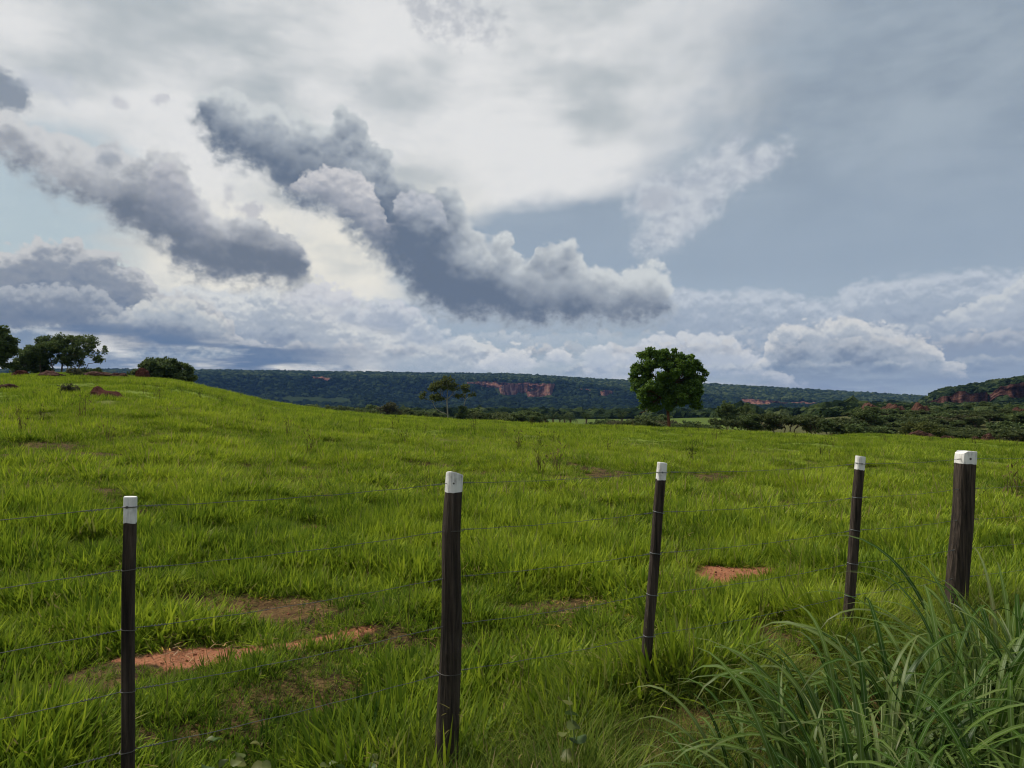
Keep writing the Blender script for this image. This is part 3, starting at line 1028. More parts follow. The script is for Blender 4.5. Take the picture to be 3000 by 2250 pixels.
def wood(name, P_, r2, rad, label, flat=1.0, tint=None):
    n = len(P_)
    sc_ = rad[0] + (rad[1] - rad[0]) * r2.random(n) ** 1.6
    S3 = np.stack([sc_, sc_, sc_ * flat * (0.8 + 0.5 * r2.random(n))], -1)
    rot = np.stack([np.zeros(n), np.zeros(n), r2.random(n) * 6.28], -1)
    tt = r2.random(n) if tint is None else tint
    return scatter(name, P_, rot, S3, r2.integers(0, len(can), n), tt, can, label)


def meadow(p):
    """clearings at the foot of the tableland"""
    X_, Y_ = pix(p)
    w = (vnoise(X_ / 22, Y_ / 6, 4) - 0.5) * 14
    return ((Y_ > 1161) & (Y_ < 1192) & (X_ > 800 + w) & (X_ < 1040) & (Y_ > 1160 + (X_ - 800) * 0.03 + w * 0.3) & (Y_ < 1177 + (X_ - 800) * 0.05 + w * 0.3))


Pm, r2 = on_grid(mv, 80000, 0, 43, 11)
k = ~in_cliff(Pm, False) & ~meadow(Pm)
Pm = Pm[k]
wood('tableland_forest', Pm, r2, (4.5, 13.0), 'dark unbroken forest covering the slopes and top of the tableland', tint=np.clip(0.22 + 0.42 * smooth(D_EDGE - 60, D_EDGE + 60, np.hypot(Pm[:, 0], Pm[:, 1])) + 0.30 * (fbm(Pm[:, 0] / 160, Pm[:, 1] / 160, 61, 3) - 0.5) * 2 + 0.75 * (r2.random(len(Pm)) - 0.42), 0, 1))  # bench canopy tinted paler than the face to paint sunlight on it
Ph, r2 = on_grid(hv, 9000, 0, 28, 12)
k = ~in_cliff(Ph, True)
Ph = Ph[k]
wood('hill_forest', Ph, r2, (1.6, 4.6), 'dark green forest and scrub on the nearer right hill')
# valley floor woods between the field and the tableland
n = 16000
r2 = np.random.default_rng(14)
a_ = (r2.random(n) * 1.5 - 0.75)
d_ = 330 + (1500 - 330) * r2.random(n) ** 0.8
Pv = np.stack([d_ * np.sin(a_), d_ * np.cos(a_), 0 * d_], -1)
dens = fbm(Pv[:, 0] / 120, Pv[:, 1] / 120, 71, 3)
k = (dens > 0.30 + 0.14 * (d_ < 550)) & ~((a_ > azel(1540, 1200)[0]) & (a_ < azel(2120, 1200)[0]) & (d_ < 430)) & ~((a_ > 0.43) & (d_ < 900))
Pv = Pv[k]
Pv[:, 2] = height(Pv[:, 0], Pv[:, 1], False) + 1.2
wood('valley_forest', Pv, r2, (3.0, 7.0), 'dark valley woodland in front of the tableland')

# scrub carrying on along the right slope, past the edge of the picture
n = 900
r2 = np.random.default_rng(15)
a_ = azel(3075, 1200)[0] + r2.random(n) * 0.42
d_ = 98 + 190 * r2.random(n)
Pr = np.stack([d_ * np.sin(a_), d_ * np.cos(a_), 0 * d_], -1)
Pr[:, 2] = height(Pr[:, 0], Pr[:, 1], False) + 0.3
wood('slope_scrub_vegetation', Pr, r2, (0.7, 1.7), 'dark scrub running on along the right slope')

n = 5200
r2 = np.random.default_rng(16)
a_ = azel(2400, 1200)[0] + r2.random(n) * (azel(3300, 1200)[0] - azel(2400, 1200)[0])
d_ = 192 + 420 * r2.random(n) ** 1.2
Pr = np.stack([d_ * np.sin(a_), d_ * np.cos(a_), 0 * d_], -1)
Pr[:, 2] = height(Pr[:, 0], Pr[:, 1], False) + 0.2
wood('hill_foot_vegetation', Pr, r2, (0.9, 2.6), 'dark scrub covering the ground at the foot of the right hill')

# ------------------------------------------------------------------ haze over the valley
m_haze = bpy.data.materials.new('valley_haze')
m_haze.use_nodes = True
nt = m_haze.node_tree
nt.nodes.clear()
pv = nt.nodes.new('ShaderNodeVolumePrincipled')
pv.inputs['Color'].default_value = (0.20, 0.43, 1.0, 1)
pv.inputs['Density'].default_value = 0.000048
pv.inputs['Anisotropy'].default_value = 0.2
om = nt.nodes.new('ShaderNodeOutputMaterial')
nt.links.new(pv.outputs[0], om.inputs['Volume'])
hx, hy0, hy1, hz0, hz1 = 4700.0, -4700.0, 4700.0, -16.0, 175.0
bv = [(x_, y_, z_) for z_ in (hz0, hz1) for y_ in (hy0, hy1) for x_ in (-hx, hx)]
haze = mesh_obj('haze', bv, [(0, 2, 3, 1), (4, 5, 7, 6), (0, 1, 5, 4), (2, 6, 7, 3), (0, 4, 6, 2), (1, 3, 7, 5)], m_haze)
tag(haze, 'thin bluish air in front of the far tableland', kind='stuff')
# ------------------------------------------------------------------ grasses
def blades(specs):
    """strips: list of (base xyz, heading, length, width, lean0, bend, nseg) -> verts, faces, t along blade"""
    V, Fc, T = [], [], []
    for (b, hd, L, w, lean, bend, ns) in specs:
        ch, sh = math.cos(hd), math.sin(hd)
        px_, pz = 0.0, 0.0
        st = len(V)
        a = lean
        for k in range(ns + 1):
            t = k / ns
            ww = w * 0.5 * (0.55 + 0.45 * min(1, t * 4)) * (1 - t ** 2.2) if k < ns else 0.0
            cx, cy_, cz = b[0] + ch * px_, b[1] + sh * px_, b[2] + pz
            if k < ns:
                V += [(cx - sh * ww, cy_ + ch * ww, cz), (cx + sh * ww, cy_ - ch * ww, cz)]
                T += [t, t]
            else:
                V.append((cx, cy_, cz))
                T.append(1.0)
            px_ += math.sin(a) * L / ns
            pz += math.cos(a) * L / ns
            a += bend / ns
        for k in range(ns - 1):
            q_ = st + 2 * k
            Fc.append((q_, q_ + 1, q_ + 3, q_ + 2))
        q_ = st + 2 * (ns - 1)
        Fc.append((q_, q_ + 1, q_ + 2))
    return V, Fc, T


def blade_mesh(name, specs, mat, tint=None):
    V, Fc, T = blades(specs)
    me = bpy.data.meshes.new(name)
    me.from_pydata(V, [], Fc)
    me.materials.append(mat)
    vert_attr(me, 'along', T)
    # one shade per blade
    sh = []
    for s_ in specs:
        r_ = random.random()
        sh += [r_] * (2 * s_[6] + 1)
    vert_attr(me, 'shade', sh)
    me.polygons.foreach_set('use_smooth', [True] * len(me.polygons))
    me.update()
    return me


def grass_mat(name, dark, mid, light, straw, straw_p, trans=0.38, gloss=0.005):
    m = new_mat(name)
    tint = attr('tint', 'INSTANCER')
    sh = attr('shade')
    al = attr('along')
    P = geo()
    pa = nz(P, 0.22, 3, 0.5)
    pb = nz(P, 1.3, 3, 0.55)
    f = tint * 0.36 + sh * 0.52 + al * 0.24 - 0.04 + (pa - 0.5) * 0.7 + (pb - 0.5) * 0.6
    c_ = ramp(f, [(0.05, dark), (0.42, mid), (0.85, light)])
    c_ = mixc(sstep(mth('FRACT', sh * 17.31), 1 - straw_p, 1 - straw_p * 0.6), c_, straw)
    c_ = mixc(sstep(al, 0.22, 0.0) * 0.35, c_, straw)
    output(leafy(c_, trans, gloss, 0.5))
    return m


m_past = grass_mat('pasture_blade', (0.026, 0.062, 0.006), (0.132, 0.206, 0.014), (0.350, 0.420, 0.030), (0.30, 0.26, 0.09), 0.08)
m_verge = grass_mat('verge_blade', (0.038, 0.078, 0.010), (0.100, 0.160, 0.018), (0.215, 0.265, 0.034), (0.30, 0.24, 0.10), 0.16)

rs = random.Random(3)


def tuft(n, rad, lmin, lmax, w, lean, bend, ns=4):
    sp = []
    for _ in range(n):
        a, r_ = rs.uniform(0, 6.283), rad * math.sqrt(rs.random())
        hd = a + rs.gauss(0, 0.7)
        L = rs.uniform(lmin, lmax)
        sp.append(((r_ * math.cos(a), r_ * math.sin(a), -0.01), hd, L, w * rs.uniform(0.7, 1.25), rs.uniform(*lean), rs.uniform(*bend), ns))
    return sp


near_k = [blade_mesh('pasture_tuft', tuft(20, 0.09, 0.09, 0.25, 0.0165, (0.35, 1.5), (-0.5, 0.8), 3), m_past) for _ in range(7)]
mid_k = [blade_mesh('pasture_tuft_mid', tuft(36, 0.16, 0.08, 0.21, 0.015, (0.25, 1.35), (-0.2, 0.9), 3), m_past) for _ in range(6)]
far_k = [blade_mesh('pasture_tuft_far', tuft(54, 0.36, 0.10, 0.25, 0.022, (0.1, 1.15), (0.0, 0.9), 2), m_past) for _ in range(5)]
verge_k = [blade_mesh('verge_tuft', tuft(34, 0.10, 0.12, 0.36, 0.0055, (0.05, 1.0), (0.2, 1.5), 5), m_verge) for _ in range(6)]

FENCE_A, FENCE_B = Vector((-1.26, 2.45)), Vector((3.13, 5.15))


def fence_side(x, y):
    """>0 on the field side of the fence line"""
    d_ = FENCE_B - FENCE_A
    return (d_.x * (y - FENCE_A.y) - d_.y * (x - FENCE_A.x)) / d_.length


def ring(n, r0, r1, half, seed):
    r2 = np.random.default_rng(seed)
    r_ = np.sqrt(r0 ** 2 + (r1 ** 2 - r0 ** 2) * r2.random(n))
    a = (r2.random(n) * 2 - 1) * half
    return r_ * np.sin(a), r_ * np.cos(a), r2


def lay(name, kinds, x, y, r2, scl, label, keep=None, tint_bias=0.0, mound=True):
    z = height(x, y)
    b = bare(x, y)
    hum = fbm(x / 0.75, y / 0.75 + 9, 5, 2)
    big = fbm(x / 2.6, y / 2.6, 91, 3)
    cl = np.where(np.hypot(x, y) < 14, fbm(x / 0.55 + 11, y / 0.55, 93, 2), np.where(np.hypot(x, y) < 34, fbm(x / 1.1 + 5, y / 1.1, 94, 2), fbm(x / 2.4 + 5, y / 2.4, 96, 2)))
    big = 0.42 * big + 0.58 * cl
    dist = np.hypot(x, y)
    gap = np.maximum(smooth(0.50, 0.30, fbm(x / 0.9 + 40, y / 0.9, 95, 3)) * (1 - smooth(14, 34, dist)) * (0.55 + 0.1 * smooth(3.5, 6, dist)), smooth(0.46, 0.30, cl) * 0.75 * (1 - 0.5 * smooth(30, 60, dist)))
    gap = gap * (1 - 0.85 * np.exp(-((x + 1.1) ** 2 + (y - 3.6) ** 2) / 0.9))
    k = (r2.random(len(x)) > b * 0.97) & (r2.random(len(x)) > gap)
    if keep is not None:
        k &= keep
    x, y, z, hum, big, b = x[k], y[k], z[k], hum[k], big[k], b[k]
    n = len(x)
    s_ = scl * (0.40 + 1.20 * smooth(0.28, 0.70, big)) * (1 - 0.48 * trodden(x, y)) * (0.8 + 0.45 * r2.random(n)) * (1 - 0.45 * np.clip(b, 0, 1))
    S3 = np.stack([s_, s_, s_ * (0.85 + 0.3 * r2.random(n))], -1)
    rot = np.stack([r2.normal(0, 0.10, n), r2.normal(0, 0.10, n), r2.random(n) * 6.283], -1)
    tint = np.clip(0.5 + (big - 0.5) * 1.5 + r2.normal(0, 0.16, n) + tint_bias - 0.16 * (1 - smooth(3.0, 7.0, np.hypot(x, y))), 0, 1)
    return scatter(name, np.stack([x, y, z - 0.005], -1), rot, S3, r2.integers(0, len(kinds), n), tint, kinds, label)


x, y, r2 = ring(92000, 1.6, 11.0, R(66), 101)
side = fence_side(x, y) + (fbm(x / 0.5, y / 0.5, 44, 2) - 0.5) * 0.5
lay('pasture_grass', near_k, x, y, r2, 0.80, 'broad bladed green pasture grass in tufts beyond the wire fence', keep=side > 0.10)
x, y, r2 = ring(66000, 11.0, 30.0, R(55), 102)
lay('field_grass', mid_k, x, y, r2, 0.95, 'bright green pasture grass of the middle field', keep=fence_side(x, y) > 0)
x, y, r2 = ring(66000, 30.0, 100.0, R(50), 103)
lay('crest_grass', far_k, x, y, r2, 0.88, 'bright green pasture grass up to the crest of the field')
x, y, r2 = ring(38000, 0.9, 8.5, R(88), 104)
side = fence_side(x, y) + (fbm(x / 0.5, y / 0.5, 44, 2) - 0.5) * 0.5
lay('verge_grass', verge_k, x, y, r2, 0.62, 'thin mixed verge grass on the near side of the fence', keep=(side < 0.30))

# ------------------------------------------------------------------ straw and dead leaves on the bare soil
m_straw = new_mat('dead_straw')
sh = attr('tint', 'INSTANCER')
output(leafy(ramp(sh, [(0.0, srgb(96, 70, 46)), (0.5, srgb(146, 114, 76)), (0.85, srgb(172, 142, 96)), (1.0, srgb(206, 160, 60))]), 0.2, 0.03))
straw_k = [blade_mesh('straw', [((rs.uniform(-.05, .05), rs.uniform(-.05, .05), 0.008 + rs.uniform(0, .02)), rs.uniform(0, 6.28), rs.uniform(.035, .085), .0055, 1.5, rs.uniform(-.1, .3), 3) for _ in range(4)], m_straw) for _ in range(4)]
x, y, r2 = ring(9000, 1.6, 9.0, R(50), 105)
w_ = np.clip(bare(x, y) * 0.8 + smooth(0.55, 0.3, fbm(x / 0.9 + 40, y / 0.9, 95, 3)) * 0.55, 0, 1)
k = r2.random(len(x)) < w_ * 0.55
x, y = x[k], y[k]
n = len(x)
scatter('dead_grass_litter', np.stack([x, y, height(x, y)], -1), np.stack([r2.normal(0, .1, n), r2.normal(0, .1, n), r2.random(n) * 6.28], -1),
        np.repeat((0.6 + 0.8 * r2.random(n))[:, None], 3, 1), r2.integers(0, 4, n), r2.random(n), straw_k, 'dry straw and dead leaves lying between the grass tufts')

# dark dry weed stalks standing in the field
m_weed = new_mat('dry_weed')
output(leafy(ramp(attr('tint', 'INSTANCER'), [(0.0, srgb(58, 60, 34)), (1.0, srgb(104, 92, 58))]), 0.2, 0.0))


def weed():
    sp = []
    for _ in range(9):
        sp.append(((rs.gauss(0, .05), rs.gauss(0, .05), 0), rs.uniform(0, 6.28), rs.uniform(.3, .62), .012, rs.uniform(.02, .4), rs.uniform(0, .35), 3))
    for _ in range(16):
        a, h = rs.uniform(0, 6.28), rs.uniform(.15, .5)
        sp.append(((rs.gauss(0, .08), rs.gauss(0, .08), h), a, rs.uniform(.06, .14), .03, rs.uniform(.6, 1.4), .4, 2))
    return blade_mesh('weed', sp, m_weed)


weed_k = [weed() for _ in range(4)]
x, y, r2 = ring(420, 12.0, 72.0, R(48), 106)
k = fbm(x / 9, y / 9, 77, 2) > 0.46
x, y = x[k], y[k]
n = len(x)
scatter('dry_weeds', np.stack([x, y, height(x, y)], -1), np.stack([0 * x, 0 * x, r2.random(n) * 6.28], -1), np.repeat((0.6 + 0.9 * r2.random(n) ** 2)[:, None], 3, 1) * np.array([1, 1, 1.0]),
        r2.integers(0, 4, n), r2.random(n), weed_k, 'scattered dark dry weeds standing out of the pasture')

# thin flowering stalks rising out of the near grass
m_stalk = new_mat('seed_stalk')
output(leafy(ramp(attr('tint', 'INSTANCER'), [(0.0, srgb(84, 80, 44)), (0.6, srgb(122, 112, 66)), (1.0, srgb(150, 128, 84))]), 0.15, 0.0))


def stalk():
    sp = []
    for _ in range(3):
        hd, ln, bd, L = rs.uniform(0, 6.28), rs.uniform(.02, .3), rs.uniform(0, .5), rs.uniform(.35, .6)
        sp.append(((rs.gauss(0, .03), rs.gauss(0, .03), 0), hd, L, .0032, ln, bd, 5))
    for _ in range(14):
        sp.append(((rs.gauss(0, .03), rs.gauss(0, .03), rs.uniform(.22, .5)), rs.uniform(0, 6.28), rs.uniform(.015, .045), .006, rs.uniform(.5, 1.4), .2, 2))
    return blade_mesh('seed_stalk', sp, m_stalk)


stalk_k = [stalk() for _ in range(5)]
x, y, r2 = ring(420, 1.9, 13.0, R(46), 107)
k = (fence_side(x, y) > -.9) & (bare(x, y) < .3) & (fbm(x / 1.6, y / 1.6, 78, 2) > 0.45)
x, y = x[k], y[k]
n = len(x)
scatter('seed_stalks', np.stack([x, y, height(x, y)], -1), np.stack([r2.normal(0, .1, n), r2.normal(0, .1, n), r2.random(n) * 6.28], -1), np.repeat((0.55 + 0.6 * r2.random(n))[:, None], 3, 1),
        r2.integers(0, 5, n), r2.random(n), stalk_k, 'thin brownish flowering stalks rising out of the near grass')

# crumbs and small clods on the bare soil
m_clod = new_mat('soil_clod')
output(principled(ramp(attr('tint', 'INSTANCER'), [(0.0, srgb(92, 56, 40)), (1.0, srgb(170, 114, 84))]), 0.95, None, 0.1))


def clod(seed):
    import bmesh
    b = bmesh.new()
    bmesh.ops.create_icosphere(b, subdivisions=1, radius=1.0)
    for v in b.verts:
        v.co *= 1 + 0.35 * mnoise.noise(v.co * 1.3 + Vector((seed * 4.1, 0, 0)))
        v.co.z *= 0.7
    me = bpy.data.meshes.new('clod')
    b.to_mesh(me)
    b.free()
    me.materials.append(m_clod)
    return me


clods = [clod(k) for k in range(4)]
x, y, r2 = ring(60000, 1.8, 8.0, R(45), 108)
k = r2.random(len(x)) < (bare(x, y) - 0.25) * 0.5
x, y = x[k], y[k]
n = len(x)
s_ = 0.003 + 0.012 * r2.random(n) ** 4
scatter('soil_clods', np.stack([x, y, height(x, y) + s_ * 0.2], -1), r2.random((n, 3)) * 6.28, np.repeat(s_[:, None], 3, 1), r2.integers(0, 4, n), r2.random(n), clods, 'small crumbs of red soil on the bare patches')
# ------------------------------------------------------------------ wire fence
def tube(path, radii, nside=7, cap=True):
    """verts, faces of a tube along points"""
    path = [Vector(p) for p in path]
    V, Fc = [], []
    up = Vector((0.13, 0.21, 1)).normalized()
    for i, p in enumerate(path):
        t = (path[min(i + 1, len(path) - 1)] - path[max(i - 1, 0)]).normalized()
        u = t.cross(up)
        if u.length < 0.05:
            u = t.cross(Vector((1, 0, 0)))
        u.normalize()
        v = t.cross(u)
        r_ = radii[i] if hasattr(radii, '__len__') else radii
        for k in range(nside):
            a = 2 * math.pi * k / nside
            V.append(p + (u * math.cos(a) + v * math.sin(a)) * r_)
    for i in range(len(path) - 1):
        for k in range(nside):
            k2 = (k + 1) % nside
            Fc.append((i * nside + k, i * nside + k2, (i + 1) * nside + k2, (i + 1) * nside + k))
    if cap:
        Fc.append(tuple(range(nside))[::-1])
        Fc.append(tuple((len(path) - 1) * nside + k for k in range(nside)))
    return V, Fc


def join_tubes(parts):
    V, Fc = [], []
    for v, f in parts:
        o_ = len(V)
        V += v
        Fc += [tuple(i + o_ for i in ff) for ff in f]
    return V, Fc


m_wood = new_mat('charred_post_wood')
P = coord('Object')
gr = nz(vmath('MULTIPLY', P, (60, 60, 3.2)), 1.0, 5, 0.62, dist=0.6)
gw = nz(vmath('MULTIPLY', P, (14, 14, 1.6)), 1.0, 4, 0.6)
cr = nz(vmath('MULTIPLY', P, (95, 95, 5.0)), 1.0, 3, 0.7)
wc = ramp(gr * 0.6 + gw * 0.4, [(0.34, (0.009, 0.007, 0.005)), (0.45, (0.034, 0.025, 0.019)), (0.56, (0.074, 0.054, 0.040)), (0.72, (0.145, 0.112, 0.086))])
output(principled(wc, 0.85, bumpn(gr + cr * 0.6, 0.012, 1.0), 0.2))
m_paint = new_mat('white_post_paint')
P = coord('Object')
g1 = nz(vmath('MULTIPLY', P, (70, 70, 7)), 1.0, 4, 0.6)
g2 = nz(P, 18.0, 4, 0.6)
pc = ramp(g1 * 0.55 + g2 * 0.45, [(0.30, srgb(60, 52, 46)), (0.37, srgb(190, 186, 180)), (0.5, srgb(236, 232, 224)), (0.8, srgb(247, 244, 238))])
output(principled(pc, 0.7, bumpn(g1, 0.004, 0.8), 0.3))
m_wire = new_mat('galvanised_wire')
output(principled(mixc(nz(coord('Object'), 30.0, 3), srgb(46, 48, 46), srgb(98, 100, 98)), 0.5, None, 0.5))
m_tie = new_mat('bright_tie_wire')
output(principled(mixc(nz(coord('Object'), 30.0, 3), srgb(92, 94, 92), srgb(140, 142, 140)), 0.45, None, 0.5))
m_rust = new_mat('dark_wire')
output(principled(mixc(nz(coord('Object'), 30.0, 3), srgb(52, 48, 44), srgb(110, 104, 96)), 0.6, None, 0.4))

fence = thing('wire_fence', 'five strand wire fence on dark wooden posts with white painted tips', 'fence', (0, 0, 0))

WIRE = {}       # heights come from the photograph: post -> five pixel rows
POSTS = [
    # top px, base px, depth, width top, width base, tip length, label, squareness, wires, twist
    dict(top=(382, 1458), base=(372, 2330), d=2.45, w=(0.038, 0.040), tip=0.082, wires=(1484, 1667, 1842, 2022, 2198), lab='slim dark post with a greyish white tip nearest the camera at the left', rz=0.35),
    dict(top=(1332, 1384), base=(1307, 2236), d=3.15, w=(0.066, 0.100), tip=0.082, wires=(1414, 1552, 1690, 1830, 1968), lab='thick knotty round backed post with a slanting white top', rz=0.5, slant=True, knots=True),
    dict(top=(1940, 1357), base=(1893, 1966), d=3.73, w=(0.043, 0.050), tip=0.082, wires=(1383, 1500, 1620, 1741, 1861), lab='slim leaning post standing in front of the bare red patch', rz=0.2),
    dict(top=(2521, 1338), base=(2485, 1812), d=4.58, w=(0.048, 0.056), tip=0.080, wires=(1358, 1457, 1553, 1650, 1744), lab='slim dark post just left of the broad squared post', rz=0.15),
    dict(top=(2830, 1322), base=(2800, 1790), d=5.15, w=(0.106, 0.126), tip=0.086, wires=(1343, 1431, 1522, 1608, 1692), lab='broad squared post with a blocky white cap above the tall grass', rz=0.12, cham=True),
]


def at_depth(px, py, depth):
    r_ = ray(px, py)
    k = depth / r_.y
    return Vector((r_.x * k, depth, EYE + r_.z * k))


def post(i, s):
    top, base = at_depth(*s['top'], s['d']), at_depth(*s['base'], s['d'])
    base = base + (base - top).normalized() * 0.28
    ax = top - base
    L = ax.length
    t_dir = ax.normalized()
    rr_ = random.Random(40 + i)
    root = bpy.data.objects.new('post', None)
    root.empty_display_size = 0.1
    C.objects.link(root)
    root.parent = fence
    root.location = base
    root['label'] = s['lab']
    z0 = t_dir
    x0 = Vector((1, 0, 0)) - z0 * z0.x
    x0.normalize()
    y0 = z0.cross(x0)
    cr_, sr_ = math.cos(s['rz']), math.sin(s['rz'])
    xa, ya = x0 * cr_ + y0 * sr_, y0 * cr_ - x0 * sr_
    NS = 20
    zt = L - s['tip']
    zs = sorted([zt * k / 34 for k in range(35)] + [zt + s['tip'] * k / 5 for k in range(1, 6)])

    def ringat(z):
        t = z / L
        hw = 0.5 * (s['w'][1] + (s['w'][0] - s['w'][1]) * t)
        pts = []
        for k in range(NS):
            a = 2 * math.pi * (k + 0.5) / NS
            ca, sa = math.cos(a), math.sin(a)
            e_ = 4.5 if not s.get('knots') else 3.0
            rad = hw / ((abs(ca) ** e_ + abs(sa) ** e_) ** (1 / e_))
            n_ = mnoise.noise(Vector((ca * 2.0 + i * 9, sa * 2.0, z * 2.2)))
            n2_ = mnoise.noise(Vector((ca * 6 + i * 5, sa * 6, z * 5)))
            rad *= 1 + 0.055 * n_ + 0.035 * n2_
            if s.get('knots'):
                for kz, ka, kk in ((0.55 * L, 0.4, .14), (0.50 * L, 4.5, .16), (0.84 * L, 4.2, .08), (0.30 * L, 5.0, .06)):
                    da = math.atan2(math.sin(a - ka), math.cos(a - ka))
                    rad *= 1 + kk * math.exp(-((z - kz) / 0.035) ** 2 - (da / 0.7) ** 2)
            # a drying crack down two sides
            for ka in (4.2, 5.2, 1.4):
                da = math.atan2(math.sin(a - ka - 0.12 * math.sin(z * 3 + i)), math.cos(a - ka - 0.12 * math.sin(z * 3 + i)))
                rad *= 1 - 0.07 * math.exp(-(da / 0.11) ** 2) * (0.5 + 0.5 * math.sin(z * 5 + ka * 3 + i))
            x_, y_ = rad * ca, rad * sa
            zz = z
            if z > zt + s['tip'] * 0.5:
                f_ = (z - zt - s['tip'] * 0.5) / (s['tip'] * 0.5)
                if s.get('slant'):
                    zz -= f_ * (x_ + y_ * 0.6 + hw) * 0.30
                elif s.get('cham'):
                    zz -= f_ * max(0, -x_ - hw * 0.45) * 0.75
                else:
                    zz -= f_ * (x_ + hw) * 0.05
            if abs(z - zt) < 1e-6:
                zz += 0.007 * mnoise.noise(Vector((ca * 2.5 + i * 4, sa * 2.5, 3.0))) + 0.004 * mnoise.noise(Vector((ca * 8 + i * 4, sa * 8, 5.0)))
            bx = 0.007 * mnoise.noise(Vector((i * 3.7, 1.0, z * 1.6))) * min(1, (L - z) * 4) * s['w'][1] / 0.05
            pts.append(xa * (x_ + bx) + ya * y_ + z0 * zz)
        return pts

    def body(zl, shrink_end=None):
        V, Fc = [], []
        for z in zl:
            V += ringat(z)
        nr_ = len(zl)
        if shrink_end:
            c_ = sum(V[-NS:], Vector()) / NS
            V += [c_ + (p - c_) * 0.93 + z0 * 0.0035 for p in V[-NS:]]
            nr_ += 1
        for a in range(nr_ - 1):
            for k in range(NS):
                k2 = (k + 1) % NS
                Fc.append((a * NS + k, a * NS + k2, (a + 1) * NS + k2, (a + 1) * NS + k))
        Fc.append(tuple((nr_ - 1) * NS + k for k in range(NS)))
        Fc.append(tuple(range(NS))[::-1])
        return V, Fc
    V, Fc = body([z for z in zs if z <= zt + 1e-6])
    mesh_obj('shaft', V, Fc, m_wood, root)
    V, Fc = body([z for z in zs if z >= zt - 1e-6], True)
    # the coat of paint stands a millimetre proud of the wood
    cax = lambda p: z0 * p.dot(z0)
    V = [cax(p) + (p - cax(p)) * 1.015 + z0 * 0.001 for p in V]
    mesh_obj('painted_tip', V, Fc, m_paint, root)
    # where the wires pass
    thru = []
    for wpx in s['wires']:
        f_ = (wpx - s['top'][1]) / (s['base'][1] - s['top'][1])
        lx = s['top'][0] + (s['base'][0] - s['top'][0]) * f_
        thru.append(at_depth(lx, wpx, s['d']))
    # tie loops of wire hugging the post
    for k, p in enumerate(thru):
        if (i == 1 and k in (0, 2, 3)) or i == 4:
            continue
        zl = (p - base).dot(z0)
        hw = 0.5 * (s['w'][1] + (s['w'][0] - s['w'][1]) * zl / L)
        loop = []
        tilt = rr_.uniform(-.12, .12)
        seg = 20
        arc0, arc1 = (math.radians(170), math.radians(372)) if i != 4 else (math.radians(215), math.radians(250))
        for j in range(seg + 1):
            a = arc0 + (arc1 - arc0) * j / seg
            a_loc = a - s['rz']
            ca, sa = math.cos(a_loc), math.sin(a_loc)
            e_ = 4.5 if not s.get('knots') else 3.0
            rad = hw / ((abs(ca) ** e_ + abs(sa) ** e_) ** (1 / e_)) * 1.05 + 0.002
            loop.append(xa * rad * ca + ya * rad * sa + z0 * (zl + tilt * rad * ca))
        V, Fc = tube(loop, 0.0017, 5)
        o = mesh_obj('wire_tie', V, Fc, m_tie if i in (2, 3) else m_rust, root, True)
    # raised dark plug that paints the shade of a drilled wire hole
    p = thru[0] - base
    hw = 0.5 * s['w'][0]
    fwd = (-y0 if y0.y > 0 else y0)
    V, Fc = tube([p + fwd * (hw * 1.02), p + fwd * (hw * 1.02 + 0.004)], 0.0042 if i != 4 else 0.008, 8)
    mesh_obj('hole_plug', V, Fc, m_rust, root)
    return thru


rows = [post(i, s) for i, s in enumerate(POSTS)]
for k in range(5):
    pts = [r_[k] for r_ in rows]
    first = pts[0] + (pts[0] - pts[1]) * 1.3
    last = pts[4] + (pts[4] - pts[3]) * 2.2
    pts = [first] + pts + [last]
    path = []
    for a, b in zip(pts[:-1], pts[1:]):
        for j in range(14):
            t = j / 14
            p = a.lerp(b, t)
            p.z -= 0.010 * 4 * t * (1 - t) * (b - a).length
            p.z += 0.0015 * math.sin(j * 2.1 + k)
            path.append(p)
    path.append(pts[-1])
    V, Fc = tube(path, 0.00125, 6)
    # short twists of a second strand along the wire
    parts = [(V, Fc)]
    for a, b in zip(pts[:-1], pts[1:]):
        for side_ in (0.055, 0.93):
            t0 = side_ + (0.01 * ((k * 7) % 3))
            tw = []
            d_ = (b - a)
            L_ = d_.length
            u = d_.normalized().cross(Vector((0, 0, 1))).normalized()
            v = u.cross(d_.normalized())
            for j in range(25):
                s_ = t0 * L_ + 0.05 * (j / 24 - 0.5)
                t = s_ / L_
                c_ = a.lerp(b, t)
                c_.z -= 0.010 * 4 * t * (1 - t) * L_
                ang = j / 24 * 2 * math.pi * 5
                tw.append(c_ + (u * math.cos(ang) + v * math.sin(ang)) * 0.0032)
            parts.append(tube(tw, 0.0011, 4))
    V, Fc = join_tubes(parts)
    mesh_obj('wire', V, Fc, m_wire, fence, True)
# ------------------------------------------------------------------ trees
def leaf_mat(name, dark, mid, light, trans=0.38, gloss=0.008):
    m = new_mat(name)
    t = attr('tint')
    P = coord('Object')
    f = t * 0.75 + (nz(P, 1.3, 3, 0.55) - 0.5) * 0.8 + 0.12
    output(leafy(ramp(f, [(0.05, dark), (0.45, mid), (0.9, light)]), trans, gloss, 0.5))
    return m


